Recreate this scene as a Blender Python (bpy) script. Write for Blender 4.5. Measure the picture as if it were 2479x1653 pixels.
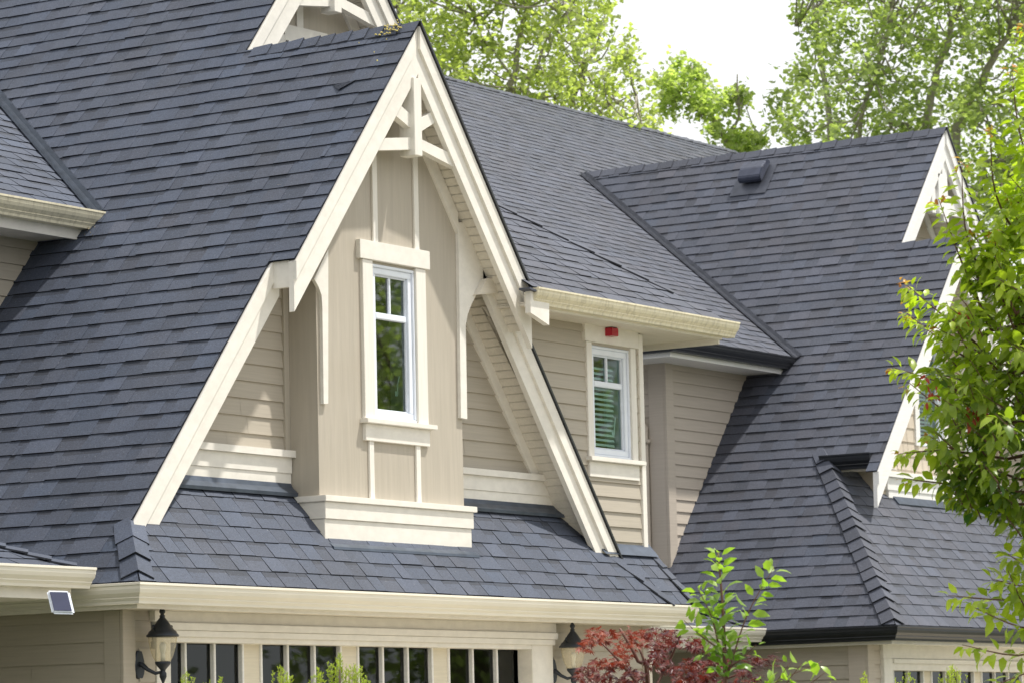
import bpy, bmesh, math, random
from mathutils import Vector, Matrix, noise
V = Vector
for o in list(bpy.data.objects): bpy.data.objects.remove(o)
sc = bpy.context.scene
COL = sc.collection
# ------------------------------------------------------------------ camera
FPX = 8745.6; YAW, PITCH, ROLL = (math.radians(a) for a in (32.759, 6.514, -1.3786))
fw = V((math.cos(PITCH)*math.cos(YAW), math.cos(PITCH)*math.sin(YAW), math.sin(PITCH)))
rt = fw.cross(V((0, 0, 1))).normalized(); up = rt.cross(fw)
cr, sr = math.cos(ROLL), math.sin(ROLL)
RT = cr*rt + sr*up; UP = -sr*rt + cr*up
CAM = V((0, 0, 1.7))
cd = bpy.data.cameras.new('camera'); cam = bpy.data.objects.new('camera', cd); COL.objects.link(cam)
cam.matrix_world = Matrix(((RT.x, UP.x, -fw.x, CAM.x), (RT.y, UP.y, -fw.y, CAM.y), (RT.z, UP.z, -fw.z, CAM.z), (0, 0, 0, 1)))
cd.sensor_width = 36; cd.lens = 36*FPX/2479; cd.clip_end = 3000; cd.clip_start = 0.5
cd.dof.use_dof = True; cd.dof.focus_distance = 26.0; cd.dof.aperture_fstop = 6.3
sc.camera = cam
# ------------------------------------------------------------------ light
SUN = V((0.27, -0.33, 0.90)).normalized()
w = bpy.data.worlds.new('World'); sc.world = w; w.use_nodes = True
nt = w.node_tree; nt.nodes.clear()
N = nt.nodes.new
out = N('ShaderNodeOutputWorld'); bg = N('ShaderNodeBackground'); bg2 = N('ShaderNodeBackground'); mx = N('ShaderNodeMixShader')
sky = N('ShaderNodeTexSky'); sky.sky_type = 'NISHITA'; sky.sun_disc = False
sky.sun_elevation = math.asin(SUN.z); sky.sun_rotation = math.atan2(SUN.x, SUN.y)
bg.inputs[1].default_value = 0.10
nt.links.new(sky.outputs[0], bg.inputs[0])
tc = N('ShaderNodeTexCoord'); nz = N('ShaderNodeTexNoise'); nz.inputs['Scale'].default_value = 3.0; nz.inputs['Detail'].default_value = 5
rp = N('ShaderNodeValToRGB'); rp.color_ramp.elements[0].position = 0.3; rp.color_ramp.elements[0].color = (.95, .95, .95, 1)
rp.color_ramp.elements[1].position = 0.6; rp.color_ramp.elements[1].color = (1, 1, 1, 1)
nt.links.new(tc.outputs['Generated'], nz.inputs['Vector']); nt.links.new(nz.outputs['Fac'], rp.inputs[0])
bg2.inputs[0].default_value = (0.975, 0.985, 1.0, 1); bg2.inputs[1].default_value = 0.85
nt.links.new(rp.outputs[0], mx.inputs[0]); nt.links.new(bg.outputs[0], mx.inputs[1]); nt.links.new(bg2.outputs[0], mx.inputs[2])
nt.links.new(mx.outputs[0], out.inputs[0])
sl = bpy.data.lights.new('sun', 'SUN'); sl.energy = 3.5; sl.angle = math.radians(1.6); sl.color = (1, .96, .89)
so = bpy.data.objects.new('sun', sl); COL.objects.link(so)
so.rotation_euler = SUN.to_track_quat('Z', 'Y').to_euler(); so.location = (0, 0, 40)
sc.view_settings.view_transform = 'Standard'; sc.view_settings.look = 'None'
sc.view_settings.exposure = 0.50; sc.view_settings.gamma = 1

# ------------------------------------------------------------------ pixel -> place helpers (native pixels of the photograph)
def ray(x, y): return fw + RT*((x-1239.5)/FPX) - UP*((y-826.5)/FPX)
def onp(x, y, n, p):
    d = ray(x, y); n = V(n); return CAM + d*((V(p)-CAM).dot(n)/d.dot(n))
def YP(x, y, Y): return onp(x, y, (0, 1, 0), (0, Y, 0))
def XP(x, y, X): return onp(x, y, (1, 0, 0), (X, 0, 0))
def ZP(x, y, Z): return onp(x, y, (0, 0, 1), (0, 0, Z))
def DP(x, y, d): return CAM + ray(x, y)*d
# ------------------------------------------------------------------ materials
def newmat(name):
    m = bpy.data.materials.new(name); m.use_nodes = True; nt = m.node_tree; nt.nodes.clear()
    o = nt.nodes.new('ShaderNodeOutputMaterial'); b = nt.nodes.new('ShaderNodeBsdfPrincipled')
    nt.links.new(b.outputs[0], o.inputs[0]); return m, nt, b, o
def noise_n(nt, scale, detail=3, vec=None, rough=.5):
    n = nt.nodes.new('ShaderNodeTexNoise'); n.inputs['Scale'].default_value = scale; n.inputs['Detail'].default_value = detail
    n.inputs['Roughness'].default_value = rough
    if vec is None:
        t = nt.nodes.new('ShaderNodeTexCoord'); vec = t.outputs['Object']
    nt.links.new(vec, n.inputs['Vector']); return n
def mapr(nt, val, a, b, c, d):
    m = nt.nodes.new('ShaderNodeMapRange'); m.inputs[1].default_value = a; m.inputs[2].default_value = b
    m.inputs[3].default_value = c; m.inputs[4].default_value = d; nt.links.new(val, m.inputs[0]); return m.outputs[0]
def mul(nt, a, b):
    m = nt.nodes.new('ShaderNodeMix'); m.data_type = 'RGBA'; m.blend_type = 'MULTIPLY'; m.inputs[0].default_value = 1
    for s, i in ((a, 6), (b, 7)):
        if isinstance(s, tuple): m.inputs[i].default_value = s
        else: nt.links.new(s, m.inputs[i])
    return m.outputs[2]
def mixc(nt, f, a, b):
    m = nt.nodes.new('ShaderNodeMix'); m.data_type = 'RGBA'
    nt.links.new(f, m.inputs[0])
    for s, i in ((a, 6), (b, 7)):
        if isinstance(s, tuple): m.inputs[i].default_value = s
        else: nt.links.new(s, m.inputs[i])
    return m.outputs[2]
def bump(nt, b, h, strength, dist=.01):
    n = nt.nodes.new('ShaderNodeBump'); n.inputs['Strength'].default_value = strength; n.inputs['Distance'].default_value = dist
    nt.links.new(h, n.inputs['Height']); nt.links.new(n.outputs[0], b.inputs['Normal'])
def scaled_vec(nt, s):
    t = nt.nodes.new('ShaderNodeTexCoord'); mp = nt.nodes.new('ShaderNodeMapping'); mp.inputs['Scale'].default_value = s
    nt.links.new(t.outputs['Object'], mp.inputs['Vector']); return mp.outputs[0]

def shingle_mat(name, col, brown=.5):
    m, nt, b, o = newmat(name)
    at = nt.nodes.new('ShaderNodeAttribute'); at.attribute_name = 'tint'
    g = noise_n(nt, 75, 4, None, .75); gr = mapr(nt, g.outputs['Fac'], .3, .72, .62, 1.40)
    sp = noise_n(nt, 70, 1); spk = mapr(nt, sp.outputs['Fac'], .70, .78, 0, .5)
    st = noise_n(nt, .9, 6, rough=.65); stf = mapr(nt, st.outputs['Fac'], .45, .72, 0, brown)
    st2 = noise_n(nt, 2.2, 4); s2 = mapr(nt, st2.outputs['Fac'], .3, .7, .88, 1.12)
    c = mul(nt, at.outputs['Color'], col)
    c = mixc(nt, stf, c, mul(nt, c, (1.12, 1.0, .86, 1)))
    c = mul(nt, c, gr); c = mul(nt, c, s2)
    c = mixc(nt, spk, c, (.22, .23, .25, 1))
    nt.links.new(c, b.inputs['Base Color']); b.inputs['Roughness'].default_value = .72
    b.inputs['Specular IOR Level'].default_value = .5
    bump(nt, b, g.outputs['Fac'], .5, .004); return m
def paint_mat(name, col, grain=(3, 60, 60), dirt=.18, gs=.25, rough=.6, streak=None, dcol=(.36, .31, .22, 1)):
    m, nt, b, o = newmat(name)
    n1 = noise_n(nt, 1.0, 6, scaled_vec(nt, (1.6, 1.6, 1.6))); f = mapr(nt, n1.outputs['Fac'], .48, .75, 0, dirt)
    v = scaled_vec(nt, grain); n2 = noise_n(nt, 1.0, 4, v, .6); f2 = mapr(nt, n2.outputs['Fac'], .3, .7, .93, 1.05)
    c = mixc(nt, f, col, dcol); c = mul(nt, c, f2)
    if streak:
        v3 = scaled_vec(nt, streak); n3 = noise_n(nt, 1.0, 5, v3, .7); f3 = mapr(nt, n3.outputs['Fac'], .47, .68, 0, .62)
        c = mixc(nt, f3, c, (.42, .38, .27, 1))
    nt.links.new(c, b.inputs['Base Color']); b.inputs['Roughness'].default_value = rough
    bump(nt, b, n2.outputs['Fac'], gs, .004); return m
def plain_mat(name, col, rough=.5, metal=0, var=.08, spec=.5):
    m, nt, b, o = newmat(name)
    n1 = noise_n(nt, 9, 4); f = mapr(nt, n1.outputs['Fac'], .3, .7, 1-var, 1+var)
    nt.links.new(mul(nt, col, f), b.inputs['Base Color']); b.inputs['Roughness'].default_value = rough
    b.inputs['Metallic'].default_value = metal; b.inputs['Specular IOR Level'].default_value = spec; return m
def leaf_mat(name, ca, cb, trans=.45, rough=.45, tcol=(1.3, 1.5, .5, 1)):
    m, nt, b, o = newmat(name)
    at = nt.nodes.new('ShaderNodeAttribute'); at.attribute_name = 'tint'
    n1 = noise_n(nt, 14, 2)
    sep = nt.nodes.new('ShaderNodeSeparateColor'); nt.links.new(at.outputs['Color'], sep.inputs[0])
    c = mixc(nt, sep.outputs[0], ca, cb); c = mul(nt, c, mapr(nt, n1.outputs['Fac'], .3, .7, .85, 1.15))
    nt.links.new(c, b.inputs['Base Color']); b.inputs['Roughness'].default_value = rough
    t = nt.nodes.new('ShaderNodeBsdfTranslucent'); nt.links.new(mul(nt, c, tcol), t.inputs[0])
    ms = nt.nodes.new('ShaderNodeMixShader'); ms.inputs[0].default_value = trans
    nt.links.new(b.outputs[0], ms.inputs[1]); nt.links.new(t.outputs[0], ms.inputs[2]); nt.links.new(ms.outputs[0], o.inputs[0]); return m
def glass_mat(name, tint=(.75, .9, .85, 1), rough=.02, ior=2.0):
    m, nt, b, o = newmat(name)
    nt.nodes.remove(b)
    tr = nt.nodes.new('ShaderNodeBsdfTransparent'); tr.inputs[0].default_value = tint
    gl = nt.nodes.new('ShaderNodeBsdfGlossy'); gl.inputs['Roughness'].default_value = rough; gl.inputs[0].default_value = (.95, 1, .98, 1)
    fr = nt.nodes.new('ShaderNodeFresnel'); fr.inputs[0].default_value = ior
    ms = nt.nodes.new('ShaderNodeMixShader'); nt.links.new(fr.outputs[0], ms.inputs[0])
    nt.links.new(tr.outputs[0], ms.inputs[1]); nt.links.new(gl.outputs[0], ms.inputs[2]); nt.links.new(ms.outputs[0], o.inputs[0]); return m

SHA = shingle_mat('shingles_slate', (.053, .065, .096, 1), .6)
SHB = shingle_mat('shingles_charcoal', (.062, .069, .094, 1), .45)
CREAM = paint_mat('cream_trim', (.79, .757, .69, 1), grain=(9, 9, 14), dirt=.10, gs=.06)
CREAMV = paint_mat('cream_trim_upright', (.79, .757, .69, 1), grain=(60, 60, 3), dirt=.05, gs=.15)
WHITE = paint_mat('white_trim', (.84, .83, .81, 1), dirt=.04, gs=.12)
TAUPE = paint_mat('taupe_siding', (.43, .385, .315, 1), grain=(2, 2, 70), dirt=.15, gs=.2)
PANEL = paint_mat('taupe_panel', (.45, .405, .335, 1), grain=(26, 26, 1.6), dirt=.16, gs=.6)
PINK = paint_mat('blush_siding', (.50, .44, .37, 1), grain=(2, 2, 70), dirt=.12, gs=.2)
SHAKE = paint_mat('cedar_look_shakes', (.60, .52, .42, 1), grain=(60, 60, 4), dirt=.15, gs=.3)
SOFF = paint_mat('soffit_board', (.72, .67, .58, 1), dirt=.1)
GUT = paint_mat('cream_gutter', (.80, .755, .65, 1), grain=(1, 1, 1), dirt=.10, gs=.02, rough=.4)
GUTS = paint_mat('stained_cream_gutter', (.76, .70, .52, 1), grain=(1, 1, 1), dirt=.2, gs=.02, rough=.45, streak=(26, 26, 2.5))
GUTD = plain_mat('black_gutter', (.016, .018, .022, 1), .35, 0, .15)
FLASH = plain_mat('blue_grey_flashing', (.085, .105, .14, 1), .42, .55, .2)
FLASHD = plain_mat('dark_flashing', (.075, .082, .105, 1), .45, .4, .2)
VINYL = plain_mat('white_vinyl', (.78, .82, .89, 1), .35, 0, .03)
GLASS = glass_mat('window_glass')
DGLASS = glass_mat('garage_glass', (.5, .52, .55, 1), .02, 1.42)
GLASS2 = glass_mat('window_glass_blinds', (.8, .93, .9, 1), .02, 1.5)
DARK = plain_mat('dark_interior', (.03, .035, .032, 1), .9)
SHADE = plain_mat('dark_greenish_room', (.10, .155, .14, 1), .9)
BLIND = plain_mat('pale_green_blind', (.62, .76, .72, 1), .6)
DOORW = paint_mat('door_paint', (.72, .66, .53, 1), dirt=.12)
IRON = plain_mat('black_iron', (.025, .030, .040, 1), .42, .3, .2)
BARK = paint_mat('bark', (.23, .18, .14, 1), grain=(20, 20, 3), dirt=.5, gs=.8, rough=.9)
BARKG = paint_mat('grey_bark', (.36, .33, .28, 1), grain=(10, 10, 2), dirt=.4, gs=.8, rough=.9)
TWIG = plain_mat('reddish_twig', (.16, .075, .055, 1), .6)
LCOT = leaf_mat('cottonwood_leaves', (.22, .26, .14, 1), (.55, .58, .28, 1), .62)
LCOT2 = leaf_mat('grey_green_leaves', (.22, .27, .15, 1), (.52, .57, .31, 1), .62)
LCH = leaf_mat('cherry_leaves', (.035, .10, .018, 1), (.46, .55, .055, 1), .5, .35)
LSAP = leaf_mat('sapling_leaves', (.08, .19, .03, 1), (.34, .48, .08, 1), .46, .3)
LMAP = leaf_mat('maple_leaves', (.042, .010, .026, 1), (.26, .050, .016, 1), .3, .4, (1.3, .6, .5, 1))
LTHU = leaf_mat('thuja_sprays', (.12, .22, .02, 1), (.42, .50, .05, 1), .35)

# ------------------------------------------------------------------ object helpers
def tag(o, label=None, cat=None, group=None, kind=None):
    if label: o['label'] = label
    if cat: o['category'] = cat
    if group: o['group'] = group
    if kind: o['kind'] = kind
    return o
def thing(name, label, cat, loc=(0, 0, 0), group=None):
    o = bpy.data.objects.new(name, None); COL.objects.link(o); o.location = loc; o.empty_display_size = .3
    return tag(o, label, cat, group)
def link(o, parent, label=None):
    COL.objects.link(o)
    if parent is not None:
        o.parent = parent
        if parent.type == 'EMPTY': o.matrix_parent_inverse = Matrix.Translation(parent.location).inverted()
    if label: o['label'] = label
    return o
def obj(name, bm, mat, parent=None, label=None, smooth=False, local=False):
    me = bpy.data.meshes.new(name); bm.to_mesh(me); bm.free(); me.materials.append(mat)
    if smooth:
        for p in me.polygons: p.use_smooth = True
    o = bpy.data.objects.new(name, me); link(o, parent, label)
    if local: o.matrix_parent_inverse = Matrix.Identity(4)
    return o
def BM(): return bmesh.new()
def prism(bm, pts, vec):
    pts = [V(p) for p in pts]; vec = V(vec)
    a = [bm.verts.new(p) for p in pts]; b = [bm.verts.new(p+vec) for p in pts]
    n = len(pts); fs = [bm.faces.new(a), bm.faces.new(b[::-1])]
    for i in range(n): fs.append(bm.faces.new((a[i], b[i], b[(i+1) % n], a[(i+1) % n])))
    bmesh.ops.recalc_face_normals(bm, faces=fs); return fs
def box(bm, x0, x1, y0, y1, z0, z1, bev=0):
    fs = prism(bm, [(x0, y0, z0), (x1, y0, z0), (x1, y0, z1), (x0, y0, z1)], (0, y1-y0, 0))
    if bev:
        es = list({e for f in fs for e in f.edges})
        bmesh.ops.bevel(bm, geom=es, offset=bev, segments=2, affect='EDGES')
    return bm
def pxz(bm, pts, y0, y1): return prism(bm, [(x, y0, z) for x, z in pts], (0, y1-y0, 0))
def pyz(bm, pts, x0, x1): return prism(bm, [(x0, y, z) for y, z in pts], (x1-x0, 0, 0))
def tube(bm, pts, rads, seg=8, cap=True):
    pts = [V(p) for p in pts]; rings = []
    for i, p in enumerate(pts):
        d = (pts[min(i+1, len(pts)-1)]-pts[max(i-1, 0)]).normalized()
        a = d.orthogonal().normalized() if i == 0 else (pa - d*pa.dot(d)).normalized()
        pa = a; b = d.cross(a); r = rads[i] if hasattr(rads, '__len__') else rads
        rings.append([bm.verts.new(p+(a*math.cos(2*math.pi*k/seg)+b*math.sin(2*math.pi*k/seg))*r) for k in range(seg)])
    for i in range(len(rings)-1):
        for k in range(seg): bm.faces.new((rings[i][k], rings[i][(k+1) % seg], rings[i+1][(k+1) % seg], rings[i+1][k]))
    if cap: bm.faces.new(rings[0][::-1]); bm.faces.new(rings[-1])
def lathe(bm, prof, c=(0, 0, 0), seg=16, flute=0, nfl=0):
    c = V(c); rings = []
    for r, z in prof:
        rings.append([bm.verts.new(c+V((math.cos(t)*r*(1+flute*math.cos(nfl*t)), math.sin(t)*r*(1+flute*math.cos(nfl*t)), z))) for t in [2*math.pi*k/seg for k in range(seg)]])
    for i in range(len(rings)-1):
        for k in range(seg): bm.faces.new((rings[i][k], rings[i][(k+1) % seg], rings[i+1][(k+1) % seg], rings[i+1][k]))
    bm.faces.new(rings[0][::-1]); bm.faces.new(rings[-1])
def clip2d(poly, a, b, c):      # keep a*x+b*y<=c
    res = []
    for i in range(len(poly)):
        p, q = poly[i], poly[(i+1) % len(poly)]; fp = a*p[0]+b*p[1]-c; fq = a*q[0]+b*q[1]-c
        if fp <= 0: res.append(p)
        if (fp < 0 < fq) or (fq < 0 < fp):
            t = fp/(fp-fq); res.append((p[0]+(q[0]-p[0])*t, p[1]+(q[1]-p[1])*t))
    return res
def clip_poly(poly, conv):      # conv counter-clockwise convex
    for i in range(len(conv)):
        p, q = conv[i], conv[(i+1) % len(conv)]; dx, dy = q[0]-p[0], q[1]-p[1]
        poly = clip2d(poly, dy, -dx, dy*p[0]-dx*p[1])
        if len(poly) < 3: return []
    return poly
def around(x0, x1, z0, z1, h):  # rectangle minus hole h=(x0,x1,z0,z1)
    return [[(x0, z0), (x1, z0), (x1, h[2]), (x0, h[2])], [(x0, h[3]), (x1, h[3]), (x1, z1), (x0, z1)],
            [(x0, h[2]), (h[0], h[2]), (h[0], h[3]), (x0, h[3])], [(h[1], h[2]), (x1, h[2]), (x1, h[3]), (h[1], h[3])]]

# generic lapped courses on a plane: O origin, U along course, W up slope, Nn outward
def hsh(*a):
    random.seed(repr(a)); return random.random()
def courses(O, U, W, polys, e, kind, seed, mat, name, parent, label=None, gap=.0008, jit=1.0):
    O, U, W = V(O), V(U).normalized(), V(W).normalized(); Nn = U.cross(W).normalized()
    if Nn.z < -.01 or (abs(Nn.z) < .01 and Nn.dot(CAM-O) < 0): Nn = -Nn
    total = BM(); total.loops.layers.float_color.new('tint')
    for poly in polys:
        bm = BM(); tl = bm.loops.layers.float_color.new('tint')
        uv = [((V(p)-O).dot(U), (V(p)-O).dot(W)) for p in poly]
        area = sum(uv[i][0]*uv[(i+1) % len(uv)][1]-uv[(i+1) % len(uv)][0]*uv[i][1] for i in range(len(uv)))
        if area < 0: uv = uv[::-1]
        u0, u1 = min(p[0] for p in uv), max(p[0] for p in uv); v0, v1 = min(p[1] for p in uv), max(p[1] for p in uv)
        def P(u, v, h): return O+U*u+W*v+Nn*h
        def wob(r, u):
            if kind != 'shingle': return 0
            return jit*(.009*noise.noise(V((u*.55, r*7.31, seed)))+.004*noise.noise(V((u*2.3, r*3.7, seed+5))))
        def face(vs, col):
            f = bm.faces.new([bm.verts.new(v) for v in vs])
            for l in f.loops: l[tl] = (*col, 1)
            return f
        r0 = int(math.floor(v0/e))-1; r1 = int(math.ceil(v1/e))+1
        for r in range(r0, r1):
            rs = random.Random(seed*1000+r)
            if kind == 'shingle':
                u = -40+rs.random()*.3; thick = True; segs = []
                while u < u1+.3:
                    wd = rs.uniform(.13, .30) if thick else rs.uniform(.10, .26)
                    c = rs.gauss(1, .07); hue = rs.gauss(0, .022); dv = rs.gauss(0, .0018); lift = abs(rs.gauss(0, .0015)); bw = rs.uniform(.2, .34)
                    if u+wd > u0-.3: segs.append((u, u+wd, thick, c, hue, dv, lift, bw, rs.random()))
                    u += wd; thick = not thick
                for (a, b, th, c, hue, dv, lift, bw, q) in segs:
                    va = r*e+wob(r, a)+dv; vb = r*e+wob(r, b)+dv; ta = (r+1)*e+.012+wob(r+1, a); tb = (r+1)*e+.012+wob(r+1, b)
                    hb = ((.0130 if th else .0095) if gap < .003 else (.0105 if th else .0075))+lift; ht = .003; g = gap/2
                    c *= (1.03 if th else .95)
                    col = (c*(1+hue), c, c*(1-hue*.7))
                    a2, b2 = a+g, b-g
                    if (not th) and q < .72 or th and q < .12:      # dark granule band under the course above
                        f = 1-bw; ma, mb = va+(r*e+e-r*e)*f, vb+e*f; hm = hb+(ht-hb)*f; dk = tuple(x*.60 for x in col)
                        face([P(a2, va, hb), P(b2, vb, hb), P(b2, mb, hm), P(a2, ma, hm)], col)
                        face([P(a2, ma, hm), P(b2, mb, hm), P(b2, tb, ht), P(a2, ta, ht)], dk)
                    else:
                        face([P(a2, va, hb), P(b2, vb, hb), P(b2, tb, ht), P(a2, ta, ht)], col)
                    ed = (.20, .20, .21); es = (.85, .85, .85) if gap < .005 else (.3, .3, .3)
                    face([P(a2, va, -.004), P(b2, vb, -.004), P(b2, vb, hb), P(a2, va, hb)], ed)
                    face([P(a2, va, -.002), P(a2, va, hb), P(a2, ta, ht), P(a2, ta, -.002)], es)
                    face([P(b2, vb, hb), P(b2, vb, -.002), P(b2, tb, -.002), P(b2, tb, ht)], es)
            elif kind == 'shake':
                u = u0-.2-rs.random()*.2
                while u < u1+.2:
                    wd = rs.uniform(.09, .2); c = rs.gauss(1, .04); col = (c, c, c)
                    a, b = u+.003, u+wd-.003; va = r*e; t = va+e+.01; hb = .016
                    face([P(a, va, hb), P(b, va, hb), P(b, t, .004), P(a, t, .004)], col)
                    face([P(a, va, 0), P(b, va, 0), P(b, va, hb), P(a, va, hb)], col)
                    u += wd
            else:
                va = r*e; t = va+e+.012; hb = .019; us = [-40+rs.random()*3]
                while us[-1] < u1+.1: us.append(us[-1]+rs.uniform(1.8, 3.6))
                for a, b in zip(us, us[1:]):
                    b -= .0025; c = 1+(rs.random()-.5)*.05; col = (c, c, c)
                    if b < u0-.1: continue
                    face([P(a, va, hb), P(b, va, hb), P(b, t, .003), P(a, t, .003)], col)
                    face([P(a, va, .0), P(b, va, .0), P(b, va, hb), P(a, va, hb)], col)
        f = bm.faces.new([bm.verts.new(P(a, b, -.003)) for a, b in [(u0-.1, v0-.1), (u1+.1, v0-.1), (u1+.1, v1+.1), (u0-.1, v1+.1)]])
        for l in f.loops: l[tl] = (.35, .35, .35, 1)
        for i in range(len(uv)):
            p, q = uv[i], uv[(i+1) % len(uv)]
            no = (U*(q[1]-p[1])-W*(q[0]-p[0]))
            if no.length < 1e-6: continue
            bmesh.ops.bisect_plane(bm, geom=bm.verts[:]+bm.edges[:]+bm.faces[:], plane_co=P(p[0], p[1], 0), plane_no=no, clear_outer=True)
        me = bpy.data.meshes.new('tmp'); bm.to_mesh(me); bm.free(); total.from_mesh(me); bpy.data.meshes.remove(me)
    return obj(name, total, mat, parent, label)
def caps(name, parent, P0, P1, dL, dR, mat, w=.13, e=.145, seed=1, lift=.03, label=None):
    lift *= .72; w *= .92
    P0, P1 = V(P0), V(P1); D = (P1-P0); L = D.length; D.normalize(); nA, nB = V(dL).normalized(), V(dR).normalized()
    dL = nA.cross(D).normalized(); dL = -dL if dL.dot(nB) > 0 else dL
    dR = nB.cross(D).normalized(); dR = -dR if dR.dot(nA) > 0 else dR
    upn = (-(dL+dR)); upn = (upn-D*upn.dot(D)); upn = upn.normalized() if upn.length > 1e-3 else V((0, 0, 1))
    bm = BM(); tl = bm.loops.layers.float_color.new('tint'); rs = random.Random(seed); n = max(1, round(L/e))
    for i in range(n):
        s0 = L*i/n-.03; s1 = L*(i+1)/n; j = rs.gauss(0, .006); c = rs.gauss(1, .09); lf = lift*rs.uniform(.7, 1.25); ww = w*rs.uniform(.94, 1.06)
        a0 = P0+D*s0+upn*.006; a1 = P0+D*(s1+j)+upn*lf
        l0, l1 = a0+dL*ww*.92, a1+dL*ww; r0, r1 = a0+dR*ww*.92, a1+dR*ww
        m1 = a1+dL*.02-upn*.0; q = -upn*.012
        def F(vs, cc):
            f = bm.faces.new([bm.verts.new(v) for v in vs])
            for l in f.loops: l[tl] = (cc, cc, cc, 1)
        F([a0, a1, l1, l0], c); F([a0, r0, r1, a1], c)
        F([a1, a1+q, l1+q, l1], .25); F([a1, r1, r1+q, a1+q], .25)
        F([l0, l1, l1+q, l0+q], .3); F([r0, r0+q, r1+q, r1], .3)
        F([a0+q, l0+q, l1+q, a1+q], .2); F([a0+q, a1+q, r1+q, r0+q], .2)
    return obj(name, bm, mat, parent, label)
KPROF = [(0, .125), (0, .0), (.075, 0), (.078, .018), (.088, .030), (.094, .036), (.092, .042), (.100, .050), (.118, .068), (.127, .092), (.128, .112), (.136, .118), (.136, .132), (.124, .134), (.120, .128), (.120, .112), (.108, .082), (.07, .012), (.008, .012), (.008, .125)]
def gutter(parent, P0, P1, outd, mat, sc_=1.0, name='gutter', ext0=0, ext1=0, label=None):
    # P0,P1: top inner edge line (against fascia), outd: outward horizontal direction; ext0/ext1: mitre growth per unit of outward
    P0, P1, outd = V(P0), V(P1), V(outd); D = (P1-P0).normalized(); bm = BM(); rings = []
    for P, s, e in ((P0, -1, ext0), (P1, 1, ext1)):
        rings.append([bm.verts.new(P+outd*(a*sc_)+V((0, 0, (z-.125)*sc_))+D*s*e*a*sc_) for a, z in KPROF])
    n = len(KPROF)
    for i in range(n): bm.faces.new((rings[0][i], rings[0][(i+1) % n], rings[1][(i+1) % n], rings[1][i]))
    # end caps (outer outline only)
    m = 15
    if not ext0: bm.faces.new(rings[0][:m])
    if not ext1: bm.faces.new(rings[1][:m][::-1])
    bmesh.ops.recalc_face_normals(bm, faces=bm.faces[:])
    return obj(name, bm, mat, parent, label)

def bilerp(a, b, t): return (a[0]+(b[0]-a[0])*t, a[1]+(b[1]-a[1])*t)
# ------------------------------------------------------------------ shared constants (metres)
S = 1.2; SR = 1.28; TH = math.atan(S)
GX, GY, GZ = 18.681, 14.985, 2.89            # eave corner, left house
HX, HY, HZ = 32.389, 16.377, 2.89            # eave corner, right house
EXPO = .1435
def L1z(x): return GZ+S*(x-GX)
def L3z(x): return HZ+S*(x-HX)
AX, AZ = 22.276, 7.204                       # apex of front gable
YG1, YG2, YB, YW, YG0, YM, YGA = 15.12, 15.33, 15.36, 15.64, 16.74, 15.40, 15.40
MX = GX+4.86; MZ = L1z(MX)                   # main ridge left house
def R1z(x): return AZ-SR*(x-AX)

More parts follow.
